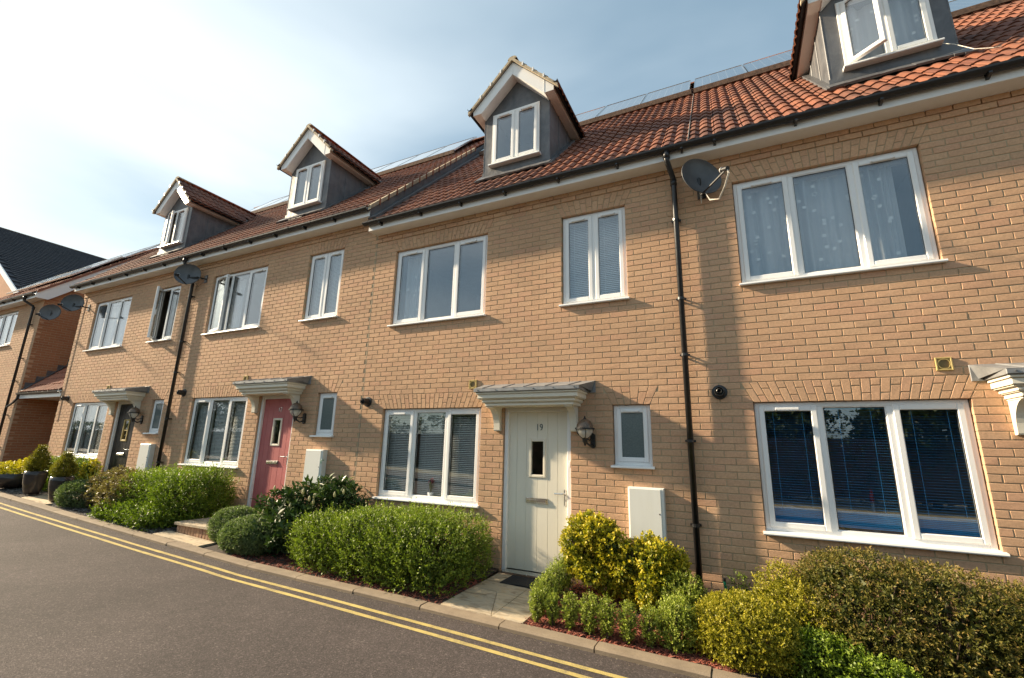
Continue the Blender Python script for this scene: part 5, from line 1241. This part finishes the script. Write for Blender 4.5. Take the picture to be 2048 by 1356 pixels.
shrub('yellow_shrub', 'tall gold and green euonymus shrub to the right of the cream door', 'shrub',
      [(3.735, -0.406, 0.260, 0.165, 0.136, 0.139, 2.0), (3.478, -0.289, 0.288, 0.144, 0.144, 0.097, 2.0), (3.549, -0.528, 0.317, 0.139, 0.098, 0.102, 2.0), (3.764, -0.328, 0.345, 0.109, 0.139, 0.098, 2.0), (3.392, -0.436, 0.374, 0.160, 0.108, 0.102, 2.0), (3.852, -0.428, 0.402, 0.166, 0.126, 0.126, 2.0), (3.551, -0.268, 0.431, 0.167, 0.144, 0.107, 2.0), (3.437, -0.485, 0.459, 0.102, 0.113, 0.122, 2.0), (3.827, -0.436, 0.487, 0.120, 0.140, 0.116, 2.0), (3.332, -0.334, 0.516, 0.102, 0.148, 0.092, 2.0), (3.745, -0.468, 0.544, 0.154, 0.117, 0.121, 2.0), (3.646, -0.362, 0.573, 0.166, 0.108, 0.130, 2.0), (3.352, -0.503, 0.601, 0.123, 0.125, 0.131, 2.0), (3.765, -0.508, 0.629, 0.159, 0.099, 0.140, 2.0), (3.503, -0.299, 0.658, 0.163, 0.115, 0.139, 2.0), (3.526, -0.502, 0.686, 0.110, 0.102, 0.099, 2.0), (3.702, -0.374, 0.715, 0.101, 0.149, 0.119, 2.0), (3.417, -0.408, 0.743, 0.157, 0.121, 0.113, 2.0), (3.603, -0.453, 0.772, 0.133, 0.141, 0.098, 2.0), (3.498, -0.357, 0.800, 0.154, 0.103, 0.114, 2.0)],
      2000, 'leaf_yellow', seed=37, L=0.031, W=0.019, k=8, sl=0.06, upb=0.5, rough=0.16, tip=0.5, tmean=0.45, inner_scale=0.62)
shrub('yellow_shrub', 'gold and green euonymus shrub below the nearest white box', 'shrub',
      [(4.331, -0.462, 0.100, 0.153, 0.094, 0.113, 2.0), (4.047, -0.423, 0.127, 0.136, 0.096, 0.106, 2.0), (4.231, -0.595, 0.155, 0.105, 0.106, 0.093, 2.0), (4.367, -0.353, 0.182, 0.147, 0.113, 0.125, 2.0), (3.968, -0.426, 0.209, 0.144, 0.115, 0.092, 2.0), (4.308, -0.534, 0.237, 0.149, 0.104, 0.132, 2.0), (4.069, -0.363, 0.264, 0.128, 0.095, 0.109, 2.0), (4.157, -0.616, 0.292, 0.102, 0.123, 0.132, 2.0), (4.332, -0.456, 0.319, 0.131, 0.095, 0.092, 2.0), (3.819, -0.410, 0.346, 0.121, 0.126, 0.092, 2.0), (4.269, -0.597, 0.374, 0.160, 0.096, 0.115, 2.0), (4.207, -0.358, 0.401, 0.162, 0.144, 0.094, 2.0), (3.899, -0.524, 0.428, 0.136, 0.096, 0.106, 2.0), (4.440, -0.467, 0.456, 0.100, 0.111, 0.131, 2.0), (4.024, -0.377, 0.483, 0.162, 0.122, 0.088, 2.0), (4.202, -0.563, 0.511, 0.108, 0.116, 0.104, 2.0), (4.384, -0.443, 0.538, 0.148, 0.095, 0.127, 2.0), (3.998, -0.489, 0.565, 0.111, 0.131, 0.109, 2.0), (4.276, -0.520, 0.593, 0.119, 0.137, 0.106, 2.0), (4.151, -0.376, 0.620, 0.112, 0.096, 0.136, 2.0)],
      2000, 'leaf_yellow', seed=38, L=0.031, W=0.019, k=8, sl=0.06, upb=0.5, rough=0.18, tip=0.5, tmean=0.42, inner_scale=0.62)
# small box plants edging the bed
EDGE = [(3.235, -1.26, 0.29, 0.075), (3.39, -1.25, 0.27, 0.062), (3.56, -1.24, 0.29, 0.085), (3.75, -1.24, 0.33, 0.095), (3.915, -1.26, 0.33, 0.085), (4.10, -1.27, 0.32, 0.090), (4.285, -1.24, 0.31, 0.088),
        (3.20, -1.06, 0.31, 0.085), (3.19, -0.86, 0.33, 0.09), (3.19, -0.66, 0.36, 0.095), (3.20, -0.45, 0.40, 0.10), (3.21, -0.24, 0.42, 0.10)]
WHICH = ['at the kerb corner of the stone path', 'second from the stone path along the kerb', 'third from the stone path along the kerb', 'fourth from the stone path along the kerb', 'fifth from the stone path along the kerb',
         'sixth from the stone path along the kerb', 'seventh from the stone path along the kerb', 'second from the kerb along the path', 'third from the kerb along the path', 'fourth from the kerb along the path', 'fifth from the kerb along the path', 'sixth from the kerb, nearest the cream door']
for i, ((x, y, hgt, r), wch) in enumerate(zip(EDGE, WHICH)):
    r *= 0.74 if i < 7 else 0.9
    z0 = bedz(x, y)
    shrub('box_plant', 'small upright light green box plant '+wch, 'shrub', [(x, y, z0+hgt*0.60, r, r, hgt*0.38, 2.2), (x, y, z0+hgt*0.32, r*0.6, r*0.6, hgt*0.28, 2.2)], 260, 'leaf_box',
          'small box plants edging the bed', 60+i, L=0.0155, W=0.0085, k=8, sl=0.055, upb=1.1, rnd=0.4, rough=0.12, tip=0.5, tmean=0.42, inner_scale=0.6)
for i, (bl, lab) in enumerate((([Bz(4.50, -1.14, 0.36, 0.16, 0.15, 2.2)], 'larger light green box plant at the kerb beside the golden round shrub'), ([Bz(4.52, -0.62, 0.44, 0.19, 0.24, 2.4)], 'larger light green box plant at the foot of the nearest downpipe'))):
    shrub('box_plant', lab, 'shrub', bl, 750, 'leaf_box', 'small box plants edging the bed', 80+i, L=0.0165, W=0.009, k=8, sl=0.06, upb=1.0, rnd=0.4, rough=0.1, tip=0.5, tmean=0.45, inner_scale=0.75)
shrub('golden_shrub', 'round golden green shrub at the kerb in front of the blue blinds', 'shrub', [Bz(5.04, -1.02, 0.42, 0.40, 0.38, 2.3)], 4200, 'leaf_gold', seed=41, L=0.016, W=0.010, k=8, sl=0.05, upb=0.35, rnd=0.5, rough=0.07, tip=0.5, tmean=0.45, inner_scale=0.85)
shrub('golden_shrub', 'taller loose golden green shrub between round shrub and bronze hedge', 'shrub',
      [Bz(5.36, -0.55, 0.58, 0.24, 0.24, 2.1), Bz(5.52, -0.75, 0.50, 0.2, 0.2, 2.1)], 1700, 'leaf_gold', seed=42, L=0.018, W=0.010, k=9, sl=0.085, upb=0.8, rnd=0.6, rough=0.16, tip=0.5, tmean=0.42)
shrub('low_green_shrub', 'low fresh green shrub at the bottom edge under the bronze hedge', 'shrub', [Bz(5.55, -1.12, 0.26, 0.30, 0.22, 2.1), Bz(5.9, -1.24, 0.2, 0.25, 0.15, 2.1)], 1400, 'leaf_bright', seed=43, L=0.02, W=0.013, k=8, sl=0.07, upb=0.4, rnd=0.6, rough=0.12, tmean=0.42)
shrub('bronze_hedge', 'big bronze green hedge in front of the window with blue blinds', 'hedge',
      [Bz(5.95, -0.62, 0.80, 0.46, 0.50, 2.5), Bz(6.45, -0.60, 0.74, 0.5, 0.52, 2.6), Bz(7.1, -0.62, 0.66, 0.5, 0.55, 2.6), Bz(7.75, -0.62, 0.62, 0.5, 0.55, 2.6), Bz(8.45, -0.62, 0.62, 0.5, 0.55, 2.6), Bz(9.1, -0.62, 0.6, 0.45, 0.5, 2.6), Bz(5.75, -0.42, 0.72, 0.3, 0.3, 2.3)],
      9800, 'leaf_bronze', seed=44, L=0.024, W=0.010, k=9, sl=0.075, upb=0.5, rnd=0.6, spread=1.0, rough=0.1, tip=0.55, tmean=0.42)
def blades(name, label, cat, x, y, n, h, wd, mat, spread=0.35, seed=3, arch=0.3, group=None):
    rng = random.Random(seed); t = thing(name, label, cat, (x, y, bedz(x, y)), group); b = MB()
    for _ in range(n):
        a = rng.uniform(0, 2*math.pi); L = h*rng.uniform(0.6, 1.1); lean = rng.uniform(0.1, 1.0)*spread; w_ = wd*rng.uniform(0.7, 1.2); b.tone = rng.uniform(0.2, 0.9)
        d = Vector((math.cos(a), math.sin(a)*0.8, 0)); sd = Vector((-math.sin(a), math.cos(a), 0))
        pts = [d*(lean*L*(s+arch*s*s))+Vector((0, 0, L*s*(1-arch*lean*s))) for s in (0, 0.35, 0.7, 1.0)]
        for p in pts: p.y = min(p.y, -0.02-y)
        v = []
        for i, p in enumerate(pts):
            ww = w_*(1, 1, 0.7, 0.08)[i]; v += [p-sd*ww, p+Vector((0, 0, -ww*0.5)), p+sd*ww]
        b.add(v, [(3*i+j, 3*i+j+1, 3*i+4+j, 3*i+3+j) for i in range(3) for j in range(2)])
    b.build('leaves', mat, t); return t
blades('weed_grass', 'tuft of tall thin weeds growing beside the blue blinds window', 'weeds', 5.47, -0.22, 38, 0.72, 0.0022, 'leaf_grass', 0.42, 5, 0.5)
blades('spiky_plant', 'spiky yellow green plant under the window by the black door', 'plant', -7.55, -0.40, 26, 0.62, 0.012, 'leaf_spiky', 0.8, 6)
blades('spiky_plant', 'spiky yellow green plant in front of the black door', 'plant', -6.95, -0.70, 30, 0.66, 0.012, 'leaf_spiky', 0.8, 7)
shrub('seedling', 'small dark weed growing at the wall near the hose', 'weeds', [Bz(4.99, -0.12, 0.40, 0.07, 0.06, 2.0, 0.08)], 60, 'leaf_hedge', seed=45, L=0.03, W=0.014, k=6, sl=0.07, upb=1.0, inner_scale=0)
# cream flower heads on the glossy shrub
t = [o for o in COL.objects if o.name.startswith('laurel_shrub')][0]
b = MB(); rng = random.Random(5)
for _ in range(34):
    x, y, z = rng.uniform(-1.5, -0.1), rng.uniform(-0.95, -0.5), rng.uniform(0.45, 0.95); b.tone = rng.uniform(.2, .8)
    b.lathe([(0, -.03), (.016, -.015), (.02, .01), (.012, .04), (0, .055)], (x-t.location.x, y-t.location.y, z-t.location.z), 6)
b.build('blossom', 'blossom', t)
# glazed pots with clipped conifers
def potted(label, x, y, pr, ph, tr, th, seed, plant='leaf_conifer'):
    z = gz(x)+0.07
    t = thing('potted_conifer', label, 'pot plant', (x, y, z), 'dark glazed pots with conifers')
    b = MB(); b.lathe([(0, 0), (pr*0.62, 0), (pr*0.72, ph*0.1), (pr*0.93, ph*0.5), (pr*1.0, ph*0.82), (pr*0.98, ph), (pr*0.9, ph), (pr*0.88, ph*0.9), (0, ph*0.9)], (0, 0, 0), 28); b.build('pot', 'pot_glaze', t, True)
    MB().lathe([(0, ph*0.92), (pr*0.87, ph*0.92)], (0, 0, 0), 20).build('compost', 'soil', t)
    base = (x, y, z); bl = [(x, y, z+ph+th*0.26, tr*0.95, tr*0.95, th*0.28, 2.3), (x, y, z+ph+th*0.5, tr*0.72, tr*0.72, th*0.30, 2.0), (x, y, z+ph+th*0.78, tr*0.42, tr*0.42, th*0.26, 2.0)]
    foliage(t, base, bl, 900, plant, 0.022, 0.008, 8, 0.07, 1.4, 0.3, 0.7, 0.04, 0.2, 0.2, 0.4, seed, tmean=0.5); mass(t, base, bl, 0.75, plant, seed)
    b = MB(); b.tube([(0, 0, ph*0.9), (0, 0, ph+th*0.7)], 0.02, 6); b.build('trunk', 'twig', t)
potted('dark glazed pot with a clipped golden conifer, standing beside the hebe mound', -7.05, -1.14, 0.185, 0.46, 0.185, 0.44, 51)
potted('dark glazed pot with a clipped golden conifer, standing left of its twin', -8.22, -1.14, 0.19, 0.46, 0.20, 0.48, 52)
t = thing('plant_bowl', 'low dark glazed bowl at the left edge of the bed', 'plant pot', (-9.5, -1.08, gz(-9.5)+0.07))
MB().lathe([(0, 0), (0.22, 0), (0.30, 0.12), (0.36, 0.30), (0.33, 0.30), (0.27, 0.2), (0, 0.2)], (0, 0, 0), 28).build('bowl', 'pot_glaze', t, True)
MB().lathe([(0, 0.24), (0.3, 0.24)], (0, 0, 0), 20).build('compost', 'soil', t)
foliage(t, (-9.5, -1.08, gz(-9.5)+0.07), [(-9.5, -1.08, gz(-9.5)+0.40, 0.26, 0.26, 0.16, 2.0)], 260, 'leaf_yellow', 0.04, 0.024, 7, 0.08, seed=53, tmean=0.55)
# trees and a hedge across the road, seen mirrored in the ground floor windows
def tree(label, x, y, h, r, seed):
    base = (x, y, gz(x)); t = thing('roadside_tree', label, 'tree', base, 'trees across the road')
    b = MB(); b.tube([(0, 0, -0.1), (0.05, 0.03, h*0.3), (0, 0, h*0.85)], [0.16, 0.12, 0.03], 8); b.build('trunk', 'twig', t)
    rng = random.Random(seed); bl = []
    for _ in range(6): bl.append((x+rng.uniform(-r, r)*0.6, y+rng.uniform(-r, r)*0.5, h*rng.uniform(0.35, 0.78), r*rng.uniform(.5, .75), r*rng.uniform(.5, .7), h*rng.uniform(.16, .28), 2.0))
    foliage(t, base, bl, 2600, 'leaf_tree', 0.2, 0.14, 5, 0.4, 0.4, 0.8, 1.0, 0.15, 0.4, 0.2, 0.2, seed, 'crown', 0.4)
for i, (x, h, r, lab) in enumerate(((-34, 6.5, 3.4, 'farthest along the road'), (-21, 5.6, 2.8, 'beyond the end house'), (-8, 4.4, 2.0, 'far left'), (-2.5, 3.9, 1.9, 'second from left'), (2.5, 4.6, 1.8, 'middle'), (6.6, 4.1, 1.7, 'second from right'), (11.5, 5.2, 2.2, 'far right'))):
    tree('tree across the road mirrored in the windows, '+lab, x, -17.0, h, r, 90+i)
t = thing('far_hedge', 'dark hedge across the road mirrored in the ground floor windows', 'hedge', (0, -15.5, gz(0)+0.05))
hb = [(x, -15.5, 1.35, 1.5, 0.6, 1.4+0.25*math.sin(x*1.7), 3.5) for x in range(-78, 31, 2)]
foliage(t, (0, -15.5, gz(0)+0.05), hb, 11000, 'leaf_tree', 0.13, 0.085, 5, 0.25, 0.4, 0.7, 1.0, 0.08, 0.2, 0.2, 0.2, 99, tmean=0.4)
MB().box(-79, 31, -0.3, 0.3, -0.05, 2.1).build('branches', 'twig', t)
